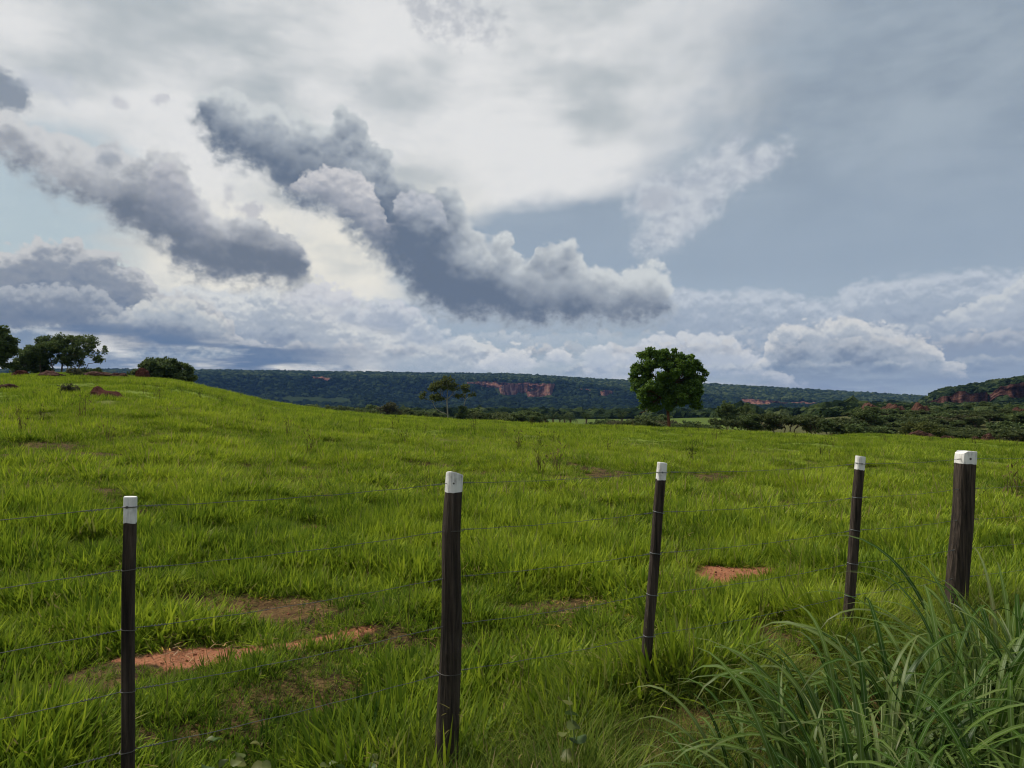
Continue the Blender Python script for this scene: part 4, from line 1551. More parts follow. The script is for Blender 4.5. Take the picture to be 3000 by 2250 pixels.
m_leaf_big = leaf_mat('round_tree_leaf', (0.048, 0.088, 0.015), (0.085, 0.148, 0.021), (0.165, 0.250, 0.034))
m_leaf_dark = leaf_mat('dark_tree_leaf', (0.044, 0.068, 0.024), (0.088, 0.124, 0.040), (0.150, 0.185, 0.062))
m_leaf_dry = leaf_mat('sparse_tree_leaf', (0.060, 0.075, 0.022), (0.095, 0.110, 0.030), (0.140, 0.150, 0.045))
m_leaf_scrub = leaf_mat('scrub_leaf', (0.042, 0.060, 0.022), (0.080, 0.105, 0.036), (0.140, 0.160, 0.058))
m_leaf_brown = leaf_mat('brownish_scrub_leaf', (0.050, 0.052, 0.026), (0.088, 0.088, 0.042), (0.135, 0.128, 0.062))
m_bark = new_mat('grey_brown_bark')
P = coord('Object')
bk = nz(vmath('MULTIPLY', P, (9, 9, 1.5)), 1.0, 4, 0.6)
output(principled(ramp(bk, [(0.3, srgb(62, 50, 40)), (0.6, srgb(112, 94, 78)), (0.8, srgb(140, 122, 104))]), 0.9, bumpn(bk, 0.03), 0.1))
m_bark_pale = new_mat('pale_bark')
P = coord('Object')
bk = nz(vmath('MULTIPLY', P, (9, 9, 1.5)), 1.0, 4, 0.6)
output(principled(ramp(bk, [(0.3, srgb(112, 104, 92)), (0.7, srgb(168, 160, 146))]), 0.9, None, 0.1))
m_bark_red = new_mat('reddish_bark')
P = coord('Object')
bk = nz(vmath('MULTIPLY', P, (9, 9, 1.5)), 1.0, 4, 0.6)
output(principled(ramp(bk, [(0.3, srgb(78, 50, 38)), (0.7, srgb(132, 88, 66))]), 0.9, bumpn(bk, 0.03), 0.1))


def crown_mesh(name, clusters, per, size, mat, seed, droop=0.0, elong=1.6):
    """leaves scattered through clusters [(x, y, z, radius)]; each leaf is a folded four point blade"""
    r2 = np.random.default_rng(seed)
    cl = np.asarray(clusters)
    n = len(cl) * per
    ci_ = np.repeat(np.arange(len(cl)), per)
    d_ = r2.normal(size=(n, 3))
    d_ /= np.linalg.norm(d_, axis=1)[:, None]
    rad = cl[ci_, 3] * r2.random(n) ** 0.42
    c_ = cl[ci_, :3] + d_ * rad[:, None] * np.array([1, 1, 0.72])
    ax = d_ * 0.6 + r2.normal(size=(n, 3)) * 0.7 + np.array([0, 0, -droop])
    ax /= np.linalg.norm(ax, axis=1)[:, None]
    sd = np.cross(ax, r2.normal(size=(n, 3)) + np.array([0, 0, 1.3]))
    sd /= np.linalg.norm(sd, axis=1)[:, None]
    nm = np.cross(sd, ax)
    s_ = size * (0.65 + 0.7 * r2.random(n))[:, None]
    A = c_ - ax * s_ * elong * 0.5
    B = c_ + ax * s_ * elong * 0.5
    M_ = c_ + nm * s_ * 0.12
    L_ = M_ + sd * s_ * 0.5 - nm * s_ * 0.2
    R_ = M_ - sd * s_ * 0.5 - nm * s_ * 0.2
    V = np.stack([A, L_, B, R_], 1).reshape(-1, 3)
    k = np.arange(n) * 4
    Fc = np.concatenate([np.stack([k, k + 1, k + 2], -1), np.stack([k, k + 2, k + 3], -1)])
    me = bpy.data.meshes.new(name)
    me.vertices.add(len(V))
    me.vertices.foreach_set('co', V.astype(np.float32).reshape(-1))
    me.loops.add(len(Fc) * 3)
    me.loops.foreach_set('vertex_index', Fc.astype(np.int32).reshape(-1))
    me.polygons.add(len(Fc))
    me.polygons.foreach_set('loop_start', (np.arange(len(Fc)) * 3).astype(np.int32))
    me.polygons.foreach_set('loop_total', np.full(len(Fc), 3, np.int32))
    ct = r2.random(len(cl))
    tt = np.clip(0.5 * ct[ci_] + 0.5 * r2.random(n), 0, 1)
    vert_attr(me, 'tint', np.repeat(tt, 4))
    me.materials.append(mat)
    me.update()
    me.validate()
    return me


def limb(a, b, r0, r1, rr_, wob=0.10, n=6):
    a, b = Vector(a), Vector(b)
    L = (b - a).length
    path = []
    o1 = Vector((rr_.gauss(0, 1), rr_.gauss(0, 1), rr_.gauss(0, .5))) * wob * L
    for k in range(n + 1):
        t = k / n
        p = a.lerp(b, t) + o1 * math.sin(math.pi * t) + Vector((0, 0, -0.08 * L * math.sin(math.pi * t)))
        path.append(p)
    return tube(path, [r0 + (r1 - r0) * k / n for k in range(n + 1)], 6, True), path


def mesh_from(name, VF, mat):
    V, Fc = VF
    me = bpy.data.meshes.new(name)
    me.from_pydata([tuple(v) for v in V], [], Fc)
    me.materials.append(mat)
    me.polygons.foreach_set('use_smooth', [True] * len(me.polygons))
    me.update()
    return me


def tree_kind(lobes, trunks, size, per, nclust, mat, bark, seed, crad=(0.3, 0.55), droop=0.0, shell=0.55, zmin=None, twigs=3):
    """lobes: ellipsoids (x, y, z, rx, ry, rz) of the crown; trunks: (base xyz, fork xyz, r0, r1). Returns meshes of trunk, limbs, crown"""
    rr_ = random.Random(seed)
    vol = [l[3] * l[4] * l[5] for l in lobes]
    cl = []
    owner = []
    while len(cl) < nclust:
        li = rr_.choices(range(len(lobes)), vol)[0]
        l = lobes[li]
        d_ = Vector((rr_.gauss(0, 1), rr_.gauss(0, 1), rr_.gauss(0, 1))).normalized()
        k = (shell ** 3 + (1 - shell ** 3) * rr_.random()) ** (1 / 3)
        p = (l[0] + d_.x * l[3] * k, l[1] + d_.y * l[4] * k, l[2] + d_.z * l[5] * k)
        if zmin is not None and p[2] < zmin:
            continue
        cl.append((*p, rr_.uniform(*crad)))
        owner.append(li)
    tk, lb = [], []
    for (a, b, r0, r1) in trunks:
        g, path = limb(a, b, r0, r1, rr_, 0.05, 7)
        tk.append(g)
    for li, l in enumerate(lobes):
        # limb from the nearest fork into the lobe
        t_ = min(trunks, key=lambda q_: (Vector(q_[1]) - Vector(l[:3])).length)
        st = Vector(t_[1])
        r1 = t_[3]
        c_ = Vector(l[:3])
        g, path = limb(st, c_, r1 * 0.8, r1 * 0.35, rr_, 0.10)
        lb.append(g)
        mine = [c for c, o_ in zip(cl, owner) if o_ == li]
        rr_.shuffle(mine)
        for c in mine[:max(twigs, int(len(mine) * 0.22))]:
            s0 = path[rr_.randint(2, len(path) - 1)]
            g, _ = limb(s0, c[:3], r1 * 0.3, r1 * 0.08, rr_, 0.12, 4)
            lb.append(g)
    return (mesh_from('trunk', join_tubes(tk), bark), mesh_from('limbs', join_tubes(lb), bark) if lb else None, crown_mesh('crown', cl, per, size, mat, seed, droop))


def put_tree(name, label, cat, kind, loc, rotz=0.0, scale=1.0, group=None, sz=None):
    t = thing(name, label, cat, loc, rotz, group)
    t.scale = (scale, scale, sz if sz else scale)
    for nm, me in zip(('trunk', 'limbs', 'crown'), kind):
        if me is not None:
            link(nm, me, t)
    return t


def rnd_lobes(seed, n, rx, rz, zc, lr=(0.4, 0.6), flat=0.8, ry=None):
    rr_ = random.Random(seed)
    out = []
    for k in range(n):
        a = 6.283 * k / n + rr_.uniform(-.4, .4)
        rad = rx * math.sqrt(rr_.uniform(0.08, 0.5))
        s_ = rx * rr_.uniform(*lr)
        out.append((rad * math.cos(a), rad * math.sin(a) * ((ry or rx) / rx), zc + rr_.uniform(-.55, .55) * rz, s_, s_, s_ * flat))
    return out


# --- the big round tree: lobes read off the photograph, 0.0367 m to a pixel at 80 m
sc_ = 80.0 / F
def L2(px, py, r_, y=0.0, fl=0.9):
    return ((px - 1961) * sc_, y, (1255 - py) * sc_, r_ * sc_, r_ * sc_, r_ * sc_ * fl)


big_lobes = [L2(1905, 1050, 38, -.4), (L2(1960, 1040, 34, .6)), L2(2005, 1060, 36, -.5), L2(2040, 1085, 32, .3), L2(1885, 1090, 34, .5), L2(1945, 1085, 34, -1.4), L2(1985, 1095, 30, 1.5),
             L2(1900, 1135, 36, -.8), L2(2030, 1130, 32, -.3), L2(1960, 1140, 40, .9), L2(1995, 1150, 34, -1.3), L2(1912, 1168, 30, .2), L2(1962, 1165, 28, -.7), L2(2030, 1168, 28, .4), L2(2045, 1165, 22, .8),
             L2(1890, 1192, 18, -.2), L2(1876, 1200, 14, .1, .7), L2(1868, 1122, 14, 0)]
big_tr = [((0.05, 0, -0.5), (-0.16, 0, 2.15), 0.21, 0.15), ((-0.16, 0, 2.1), (-0.9, 0.2, 3.7), 0.11, 0.07), ((-0.16, 0, 2.1), (0.9, -0.2, 3.6), 0.11, 0.07), ((-0.16, 0, 2.1), (0.0, 0.4, 4.6), 0.12, 0.07)]
k_big = tree_kind(big_lobes, big_tr, 0.18, 90, 370, m_leaf_big, m_bark_red, 5, crad=(0.34, 0.62), droop=0.25, shell=0.5, zmin=1.95)
put_tree('round_tree', 'big solitary green tree with a full round crown rising above the tableland', 'tree', k_big, ground_at(1961, 80))

# --- trees on the left hill
sc_ = 98.0 / F
def L3(px, py, rx, rz, y=0.0, ox=170, base=1097):
    return ((px - ox) * sc_, y, (base - py) * sc_, rx * sc_, rx * sc_ * 1.0, rz * sc_)


sp_l = [L3(150, 1008, 36, 16), L3(190, 999, 40, 14, .5), L3(232, 1004, 36, 15, -.4), L3(258, 1022, 26, 13, .4), L3(118, 1030, 32, 17, -.5), L3(180, 1030, 44, 18, .9), L3(218, 1036, 32, 15, -1), L3(266, 1046, 18, 10), L3(138, 1050, 28, 14, .6), L3(200, 1052, 34, 12, .2), L3(165, 1018, 40, 16, -.8), L3(100, 1055, 26, 16, .3)]
sp_t = [((-0.5, 0, -.5), (-1.0, .1, 2.2), .10, .06), ((0.1, .3, -.5), (0.3, .3, 2.6), .12, .07), ((0.7, -.2, -.5), (1.3, 0, 2.5), .10, .06), ((1.3, .2, -.5), (2.6, 0, 2.2), .09, .05), ((-1.2, -.2, -.5), (-1.9, -.3, 2.0), .08, .05), ((2.0, .2, -.4), (3.2, .2, 1.7), .06, .04)]
k_sp = tree_kind(sp_l, sp_t, 0.13, 50, 330, m_leaf_dark, m_bark, 21, crad=(.28, .5), shell=.45, twigs=5)
put_tree('spreading_tree', 'wide spreading tree on thin stems with sky showing under its crown, on the left hilltop', 'tree', k_sp, ground_at(170, 98) + Vector((0, 0, -0.1)))
lw_l = [L3(95, 1035, 30, 17, 0, 95), L3(65, 1045, 22, 16, .4, 95), L3(118, 1042, 22, 14, -.4, 95), L3(78, 1022, 18, 12, .2, 95), L3(60, 1065, 22, 14, 0, 95), L3(110, 1065, 24, 12, .3, 95)]
lw_t = [((-0.6, 0, -.5), (-.8, 0, 1.6), .09, .05), ((0.2, .2, -.5), (.3, .2, 1.8), .09, .05), ((0.7, 0, -.5), (1.0, 0, 1.5), .07, .04)]
k_lw = tree_kind(lw_l, lw_t, 0.15, 60, 170, m_leaf_dark, m_bark, 22, crad=(.28, .48), shell=.45, twigs=4)
put_tree('hilltop_tree', 'lower leafy tree between the spreading tree and the edge of the picture', 'tree', k_lw, ground_at(95, 100) + Vector((0, 0, -0.1)))
k_lo = tree_kind([(0, 0, 3.2, 1.3, 1.2, 1.5), (.5, .2, 2.2, 1.2, 1.1, 1.2), (-.6, 0, 2.6, 1.4, 1.2, 1.5), (.1, .1, 4.2, .8, .8, .7), (.7, -.1, 3.6, .7, .7, .7)], [((0, 0, -.6), (.1, 0, 1.5), .14, .09), ((-.3, .2, -.6), (-.6, .2, 1.7), .1, .06)],
                 0.16, 70, 130, m_leaf_dark, m_bark, 23, crad=(.28, .5), shell=.4)
put_tree('edge_tree', 'dark tall tree cut by the left edge of the picture', 'tree', k_lo, ground_at(-10, 84) + Vector((0, 0, -0.15)), 0.4, 1.0)
k_lowbush = tree_kind([(0, 0, .7, 1.1, .9, .7), (-.8, .1, .6, .8, .7, .6), (.8, .1, .45, .8, .7, .5)], [((0, 0, -.3), (0, 0, .5), .05, .03)], 0.14, 50, 70, m_leaf_dark, m_bark, 24, crad=(.2, .38), shell=.3)
put_tree('low_bush', 'small low bush at the right foot of the spreading tree', 'bush', k_lowbush, ground_at(268, 99))
k_dome = tree_kind([(0, 0, 1.5, 1.6, 1.5, 1.1), (-1.3, 0, 1.15, 1.3, 1.2, .95), (1.3, .1, 1.2, 1.4, 1.2, .95), (.5, .3, 1.9, 1.3, 1.2, .75), (-.5, -.3, 1.95, 1.2, 1.1, .7), (2.2, 0, .8, .9, .9, .65), (-2.2, 0, .7, .8, .8, .6), (1.0, -.2, .5, 1.6, 1.2, .6)],
                   [((0, 0, -.5), (0, 0, 1.0), .13, .09), ((.5, 0, -.5), (1.2, 0, .9), .09, .05), ((-.5, 0, -.5), (-1.1, 0, .9), .09, .05)], 0.16, 75, 190, m_leaf_dark, m_bark, 25, crad=(.26, .5), shell=.45)
put_tree('domed_tree', 'low domed dark tree on the shoulder of the left hill', 'tree', k_dome, ground_at(474, 94) + Vector((0, 0, -0.1)), 0.3, 1.22)
k_grey = tree_kind([(0, 0, .45, .6, .5, .45), (.4, 0, .35, .5, .4, .35)], [((0, 0, -.2), (0, 0, .3), .03, .02)], 0.09, 40, 34, m_leaf_brown, m_bark, 26, crad=(.16, .3), shell=.2)
put_tree('grey_shrub', 'small greyish shrub among the stones on the left hilltop', 'shrub', k_grey, ground_at(215, 82))
put_tree('grey_shrub', 'faint greyish shrub in the grass left of the earth mound', 'shrub', k_grey, ground_at(200, 42), 1.2, 0.62)

# --- tall sparse pale tree
sc_ = 120.0 / F
def L4(px, py, rx, rz, y=0.0):
    return ((px - 1313) * sc_, y, (1232 - py) * sc_, rx * sc_, rx * sc_, rz * sc_)


k_pale = tree_kind([L4(1302, 1122, 20, 9), L4(1285, 1128, 12, 6, .4), L4(1265, 1143, 12, 6), L4(1290, 1145, 16, 7, -.3), L4(1325, 1128, 14, 8, .3), L4(1350, 1128, 13, 7), L4(1338, 1145, 13, 7, .2), L4(1310, 1112, 14, 5, -.2), L4(1358, 1140, 9, 5)],
                   [((0, 0, -1), (-.15, 0, (1232 - 1150) * sc_), .10, .07), ((.65, 0, -1), (.75, 0, (1232 - 1190) * sc_), .08, .06), ((.75, 0, (1232 - 1191) * sc_), (1.8, 0, (1232 - 1150) * sc_), .06, .04), ((-.1, 0, (1232 - 1178) * sc_), (-1.6, 0, (1232 - 1155) * sc_), .05, .03)],
                   0.16, 30, 80, m_leaf_dry, m_bark_pale, 31, crad=(.24, .42), shell=.3)


# --- kinds for the woods beyond the crest
kinds = {}
def kind_round(seed, mat, bark=m_bark, h=5.0, w=2.0, n=8, nclust=85, per=46, size=.17, low=.28, flat=.8):
    zc = h * (1 + low) / 2
    lob = rnd_lobes(seed, n, w, h * (1 - low) * .5, zc, flat=flat)
    lob.append((0, 0, h * .82, w * .45, w * .45, h * .16))
    return tree_kind(lob, [((0, 0, -.8), (0, 0, h * low * 1.3), .10, .07)], size, per, nclust, mat, bark, seed, crad=(.3, .55), shell=.4, twigs=2)


def kind_flat(seed, mat, h=4.0, w=2.6):
    lob = rnd_lobes(seed, 9, w, h * .16, h * .78, lr=(.34, .5), flat=.42)
    return tree_kind(lob, [((0, 0, -.8), (0.1, 0, h * .45), .10, .07), ((.2, 0, -.8), (.9, .1, h * .5), .07, .05)], .16, 44, 90, mat, m_bark, seed, crad=(.28, .46), shell=.3, twigs=3)


def kind_bush(seed, mat, h=2.0, w=1.6):
    lob = rnd_lobes(seed, 7, w, h * .25, h * .5, lr=(.4, .6), flat=.75)
    return tree_kind(lob, [((0, 0, -.6), (0, 0, h * .3), .05, .03)], .15, 42, 62, mat, m_bark, seed, crad=(.26, .44), shell=.3, twigs=1)


KR = [kind_round(201 + k, m_leaf_dark, h=5.0, w=1.7 + .3 * (k % 2)) for k in range(3)]
KS = [kind_flat(211 + k, m_leaf_scrub) for k in range(3)]
KB = [kind_bush(221 + k, m_leaf_scrub) for k in range(3)]
KD = [kind_bush(231 + k, m_leaf_dark) for k in range(2)]
KW = [kind_bush(241 + k, m_leaf_brown) for k in range(2)]
KY = [kind_bush(251, m_leaf_dry)]
k_tall = kind_round(261, m_leaf_dark, h=6.0, w=1.2, n=7, low=.15)


def place(name, label, cat, kind, px, top, base, dist, h0, group=None, rot=None, wide=1.0):
    """stand a copy so that it spans the pixel rows top..base at a column (base may be hidden by the crest)"""
    g = ground_at(px, dist)
    zt = EYE + (ray(px, top).z / math.hypot(ray(px, top).x, ray(px, top).y)) * dist
    s_ = max(0.2, (zt - g.z) / h0)
    t = put_tree(name, label, cat, kind, g, random.uniform(0, 6.28) if rot is None else rot, s_ * wide, group, s_)
    return t


place('sparse_tree', 'tall thin pale stemmed tree with a sparse yellowish crown in front of the cliffs', 'tree', k_pale, 1313, 1108, 0, 120, 6.75, rot=0.0)
place('round_topped_tree', 'small tree with a round brownish green head above the field edge', 'tree', kind_round(271, m_leaf_brown, h=5, w=1.6, low=.35), 1147, 1174, 1215, 140, 5.0, wide=.95)
place('dark_tree', 'dark upright tree right of the thin sparse tree', 'tree', k_tall, 1356, 1186, 1230, 120, 6.0, wide=1.0)
# the pair
k_p1 = kind_round(281, m_leaf_dark, h=6, w=1.8, n=9, low=.33, nclust=120)
k_p2 = kind_round(282, m_leaf_dark, h=6, w=2.2, n=9, low=.28, nclust=130)
place('dark_tree', 'left and rounder of the pair of dark trees right of the big round tree', 'tree', k_p1, 2125, 1172, 1236, 115, 6.0, wide=.78)
place('dark_tree', 'right and broader of the pair of dark trees right of the big round tree', 'tree', k_p2, 2180, 1178, 1240, 115, 6.0, wide=.82)

ORDN = ['first', 'second', 'third', 'fourth', 'fifth', 'sixth', 'seventh', 'eighth', 'ninth', 'tenth', 'eleventh', 'twelfth']


def edge_label(i, px, all_px):
    zones = [(700, 800, 'at the foot of the left hill'), (800, 1130, 'left of the round topped tree'), (1130, 1300, 'between the round topped tree and the sparse tree'), (1300, 1470, 'right of the dark upright tree'), (1470, 1700, 'below the tall red cliff')]
    for a, b, z in zones:
        if a <= px < b:
            n_ = sorted(p for p in all_px if a <= p < b).index(px)
            return 'dark bushy tree, %s from the left, %s' % (ORDN[n_], z)


# the row just beyond the crest on the left and in the middle
rowt = [(735, 1188, 170), (765, 1192, 165), (905, 1186, 150), (940, 1184, 140), (972, 1188, 150), (1003, 1192, 140), (1034, 1186, 155), (1062, 1193, 140), (1092, 1188, 150), (1118, 1196, 140), (1178, 1195, 145), (1208, 1199, 150), (1238, 1196, 140), (1268, 1203, 150), (1392, 1199, 125), (1424, 1197, 130), (1436, 1205, 120), (1488, 1199, 130), (1520, 1204, 125), (1545, 1200, 140), (1575, 1209, 150)]
for i, (px, top, dist) in enumerate(rowt):
    place('field_edge_tree', edge_label(i, px, [r_[0] for r_ in rowt]), 'tree', (KR + KS)[i % 6], px, top, 0, dist, (5.0 if i % 6 < 3 else 4.1), 'dark trees in the row beyond the crest', wide=1.0 + .25 * (i % 3))

# --- palms on the second field
m_frond = leaf_mat('palm_frond_leaf', (0.030, 0.050, 0.018), (0.050, 0.078, 0.026), (0.085, 0.110, 0.036), 0.3, 0.02)


def frond_mesh(seed, L=1.6):
    rr_ = random.Random(seed)
    V, Fc, T = [], [], []
    n = 16
    a, x, z = 0.35, 0.0, 0.0
    for k in range(n):
        t = k / n
        st = L / n
        x += math.sin(a) * st
        z += math.cos(a) * st
        a += 1.75 / n * (0.5 + t)
        ll = 0.42 * math.sin(math.pi * min(1, t * 0.85 + .15)) + .05
        for s_ in (-1, 1):
            o_ = len(V)
            dr = rr_.uniform(.25, .55) * ll
            V += [(x, 0, z), (x + .05, s_ * .0 + .012, z), (x + ll * .55, s_ * ll * .8, z - dr), (x + .035, s_ * .06, z - .01)]
            Fc.append((o_, o_ + 3, o_ + 2))
            Fc.append((o_, o_ + 2, o_ + 1))
            T += [rr_.random()] * 4
    me = bpy.data.meshes.new('frond')
    me.from_pydata(V, [], Fc)
    me.materials.append(m_frond)
    vert_attr(me, 'tint', T)
    return me


fr = [frond_mesh(k) for k in range(4)]
k_ptrunk = mesh_from('trunk', tube([(0, 0, -1.2), (0.03, 0, 0.6), (.0, .02, 1.5), (0, 0, 2.4)], [.2, .18, .16, .14], 8), m_bark)
PALMS = [(1452, 1203, 145, 'short palm half hidden among the dark trees', 0), (1598, 1208, 135, 'leftmost palm of the clump with a skirt of low fronds', 0), (1620, 1203, 130, 'tallest palm in the clump left of the bare field', 0), (1640, 1210, 132, 'right hand palm of the clump standing lowest', 0),
         (1654, 1204, 128, 'slender palm beside the ragged one', 0), (1671, 1202, 126, 'ragged palm with drooping dead fronds', 1), (1718, 1203, 120, 'thin lone palm beside the dead stump', 0), (1822, 1201, 105, 'palm above the brown scrub left of the big round tree', 0)]
for i, (px, top, dist, lab, dead) in enumerate(PALMS):
    g = ground_at(px, dist)
    zt = EYE + (ray(px, top).z / math.hypot(ray(px, top).x, ray(px, top).y)) * dist
    s_ = max(.3, (zt - g.z) / 3.45)
    t = thing('palm_tree', lab, 'palm', g, i * 1.3, 'palms on the far field')
    t.scale = (s_ * .8, s_ * .8, s_)
    link('trunk', k_ptrunk, t)
    rr_ = random.Random(300 + i)
    for k in range(13):
        f_ = link('frond', fr[k % 4], t)
        f_.location = (0, 0, 2.35)
        f_.rotation_euler = (0, (rr_.uniform(-.35, .55) if not dead else rr_.uniform(.0, 1.3)), k * 2.4)
        f_.scale = (1, 1, 1)

# --- scrub round the foot of the big tree and along the crest to the right
def scrub(lst, name, label, cat, kset, h0, group):
    order = sorted(q_[0] for q_ in lst)
    for i, (px, top, dist, wide) in enumerate(lst):
        n_ = order.index(px)
        pos = '' if len(lst) == 1 else {2: ['left of two ', 'right of two '], 3: ['left of three ', 'middle of three ', 'right of three '], 4: ['leftmost of four ', 'second of four ', 'third of four ', 'rightmost of four ']}[len(lst)][n_]
        place(name, pos + label, cat, kset[i % len(kset)], px, top, 0, dist, h0, group, wide=wide)


scrub([(1800, 1232, 92, 1.2), (1822, 1226, 95, 1.2), (1840, 1230, 90, 1.0)], 'brown_scrub', 'brownish scrub bushes under the palm left of the big tree' , 'scrub', KW, 2.0, 'brown scrub under the palm')
scrub([(1880, 1222, 88, 1.4)], 'rounded_bush', 'rounded grey green bush just left of the big tree trunk', 'bush', KB, 2.0, None)
scrub([(1920, 1231, 92, 1.3), (1935, 1228, 110, 1.2), (1985, 1236, 88, 1.2)], 'grey_scrub', 'low brownish scrub bushes around the foot of the big round tree', 'scrub', KW, 2.0, 'low scrub around the big tree')
scrub([(1905, 1213, 150, 1.2), (1940, 1211, 160, 1.0), (1752, 1225, 110, 1.0), (1770, 1226, 108, 1.0)], 'far_bush', 'small dark bushes in the gap beside the big round tree', 'bush', KD, 2.0, 'small bushes beside the big tree')
scrub([(2005, 1231, 86, 1.2), (2028, 1238, 84, 1.2)], 'dark_bush', 'dark bushes right of the big tree trunk', 'bush', KD, 2.0, 'two dark bushes right of the big tree')
scrub([(2075, 1240, 88, 1.2), (2092, 1242, 88, 1.0)], 'dark_bush', 'small dark bushes on the crest below the pair of trees', 'bush', KD, 2.0, 'dark bushes below the pair of trees')

belt1 = [(2128, 1222, 95, 1.2), (2165, 1224, 100, 1.3), (2200, 1212, 96, 1.2), (2232, 1206, 98, 1.1), (2265, 1210, 102, 1.1), (2298, 1207, 98, 1.1), (2330, 1212, 96, 1.0), (2362, 1210, 104, 1.1), (2392, 1216, 98, 1.1), (2420, 1222, 96, 1.2), (2450, 1220, 100, 1.2), (2478, 1223, 102, 1.2)]
for i, (px, top, dist, w_) in enumerate(belt1):
    place('crest_tree', 'low grey green tree, %s from the left in the belt along the right crest' % ORDN[i], 'tree', (KS + KR)[(i * 2) % 5], px, top, 0, dist, 4.1 if (i * 2) % 5 < 3 else 5.0, 'low trees in the belt along the right crest', wide=w_)
place('dark_tree', 'dark flat topped tree above the belt, left of the red outcrop', 'tree', KR[1], 2548, 1188, 0, 112, 5.0, wide=1.25)
place('dark_tree', 'second dark tree leaning out beside the flat topped one', 'tree', KR[0], 2520, 1200, 0, 118, 5.0, wide=1.0)
place('yellow_green_bush', 'yellowish green bush on the crest above the dark flat rock', 'bush', KY[0], 2692, 1228, 0, 90, 2.0, wide=1.15)
r3 = random.Random(77)
ZONES = [(2440, 2520, 'left of the red outcrop'), (2520, 2590, 'below the red outcrop'), (2590, 2650, 'below the stepped outcrop end'), (2650, 2735, 'behind the wide flat rock'), (2735, 2800, 'behind the dark low rock'),
         (2800, 2870, 'below the tall bare cliff'), (2870, 2935, 'behind the rounded red boulder'), (2935, 3100, 'near the right edge')]
ROWS_ = ['just behind the crest', 'half way up the slope', 'high on the slope', 'on the skyline of the slope']
GRP = ['bushes just behind the right crest', 'bushes half way up the right slope', 'bushes high on the right slope', 'bushes along the top of the right slope']
belt2 = []
for px in range(2478, 3060, 19):
    for row_ in range(4):
        dist = (102, 122, 146, 180)[row_] + r3.uniform(-6, 6)
        x_ = px + r3.uniform(-8, 8) + 9 * (row_ % 2)
        if row_ == 0 and 2645 < x_ < 2738:
            continue
        belt2.append((x_, dist, row_))
for i, (px, dist, row_) in enumerate(belt2):
    hh = (1.5, 1.7, 1.7, 1.3)[row_] * r3.uniform(.55, 1.45)
    kset, look = r3.choice([(KB, 'rounded grey green'), (KS, 'spreading grey green'), (KW, 'brownish'), (KD, 'dark green'), (KB, 'rounded grey green'), (KS, 'spreading grey green'), (KB, 'rounded grey green')])
    kk = r3.choice(kset)
    h0 = 4.1 if kset is KS else 2.0
    g = ground_at(px, dist)
    s_ = hh / h0
    z_ = [z for z in ZONES if z[0] <= px < z[1]][0]
    peers = sorted(p for p, _, r_ in belt2 if r_ == row_ and z_[0] <= p < z_[1])
    n_ = peers.index(px)
    pos = '' if len(peers) == 1 else (['left', 'right'] if len(peers) == 2 else ['leftmost', 'middle', 'rightmost'] if len(peers) == 3 else ['leftmost', 'second', 'third', 'rightmost'] if len(peers) == 4 else ['leftmost', 'second', 'third', 'fourth', 'fifth', 'sixth', 'seventh'])[n_] + ' '
    put_tree('slope_bush', '%s bush, %s%s, %s' % (look, pos, ROWS_[row_], z_[2]), 'bush', kk, g, r3.uniform(0, 6.28), s_ * r3.uniform(1.3, 2.1), GRP[row_], s_)
for n_, (px, top, dist) in enumerate(((2845, 1180, 200), (2885, 1176, 205), (2915, 1188, 195), (2980, 1184, 210))):
    place('slope_tree', 'dark green rounded tree, %s from the left in front of the right cliffs' % ORDN[n_], 'tree', KR[px % 3], px, top, 0, dist, 5.0, 'dark rounded trees in front of the right cliffs', wide=1.3)
# ------------------------------------------------------------------ rocks and earth mounds
m_rock = new_mat('red_brown_rock')
P = coord('Object')
ra_ = nz(P, 2.2, 5, 0.62)
rb_ = nz(P, 9.0, 4, 0.6)
output(principled(ramp(ra_ * .6 + rb_ * .4, [(0.3, srgb(48, 34, 30)), (0.5, srgb(82, 56, 47)), (0.68, srgb(112, 82, 68)), (0.85, srgb(136, 112, 98))]), 0.95, bumpn(ra_ + rb_ * .5, 0.12, 1.0), 0.1))
m_earth = new_mat('dark_red_earth')
P = coord('Object')
ra_ = nz(P, 4.0, 5, 0.62)
rb_ = nz(P, 16.0, 4, 0.6)
output(principled(ramp(ra_ * .5 + rb_ * .5, [(0.3, srgb(52, 30, 26)), (0.5, srgb(84, 50, 42)), (0.75, srgb(116, 74, 60))]), 0.98, bumpn(ra_ + rb_, 0.06, 1.0), 0.05))


def rock_mesh(seed, mat, rough=0.35, peaks=None, sub=4):
    import bmesh
    b = bmesh.new()
    bmesh.ops.create_icosphere(b, subdivisions=sub, radius=1.0)
    for v in b.verts:
        n = v.co.normalized()
        o_ = Vector((seed * 5.3, seed * 1.7, 0))
        k = 1 + rough * (mnoise.noise(n * 1.4 + o_) + 0.55 * abs(mnoise.noise(n * 3.0 + o_)) * 1.4 + .3 * mnoise.noise(n * 7 + o_) + .16 * mnoise.noise(n * 15 + o_))
        v.co = n * k
        if peaks:
            # a heap with its own skyline
            x_ = v.co.x
            h = sum(p[1] * math.exp(-((x_ - p[0]) / p[2]) ** 2) for p in peaks)
            v.co.z *= h
    me = bpy.data.meshes.new('rock')
    b.to_mesh(me)
    b.free()
    me.materials.append(mat)
    return me


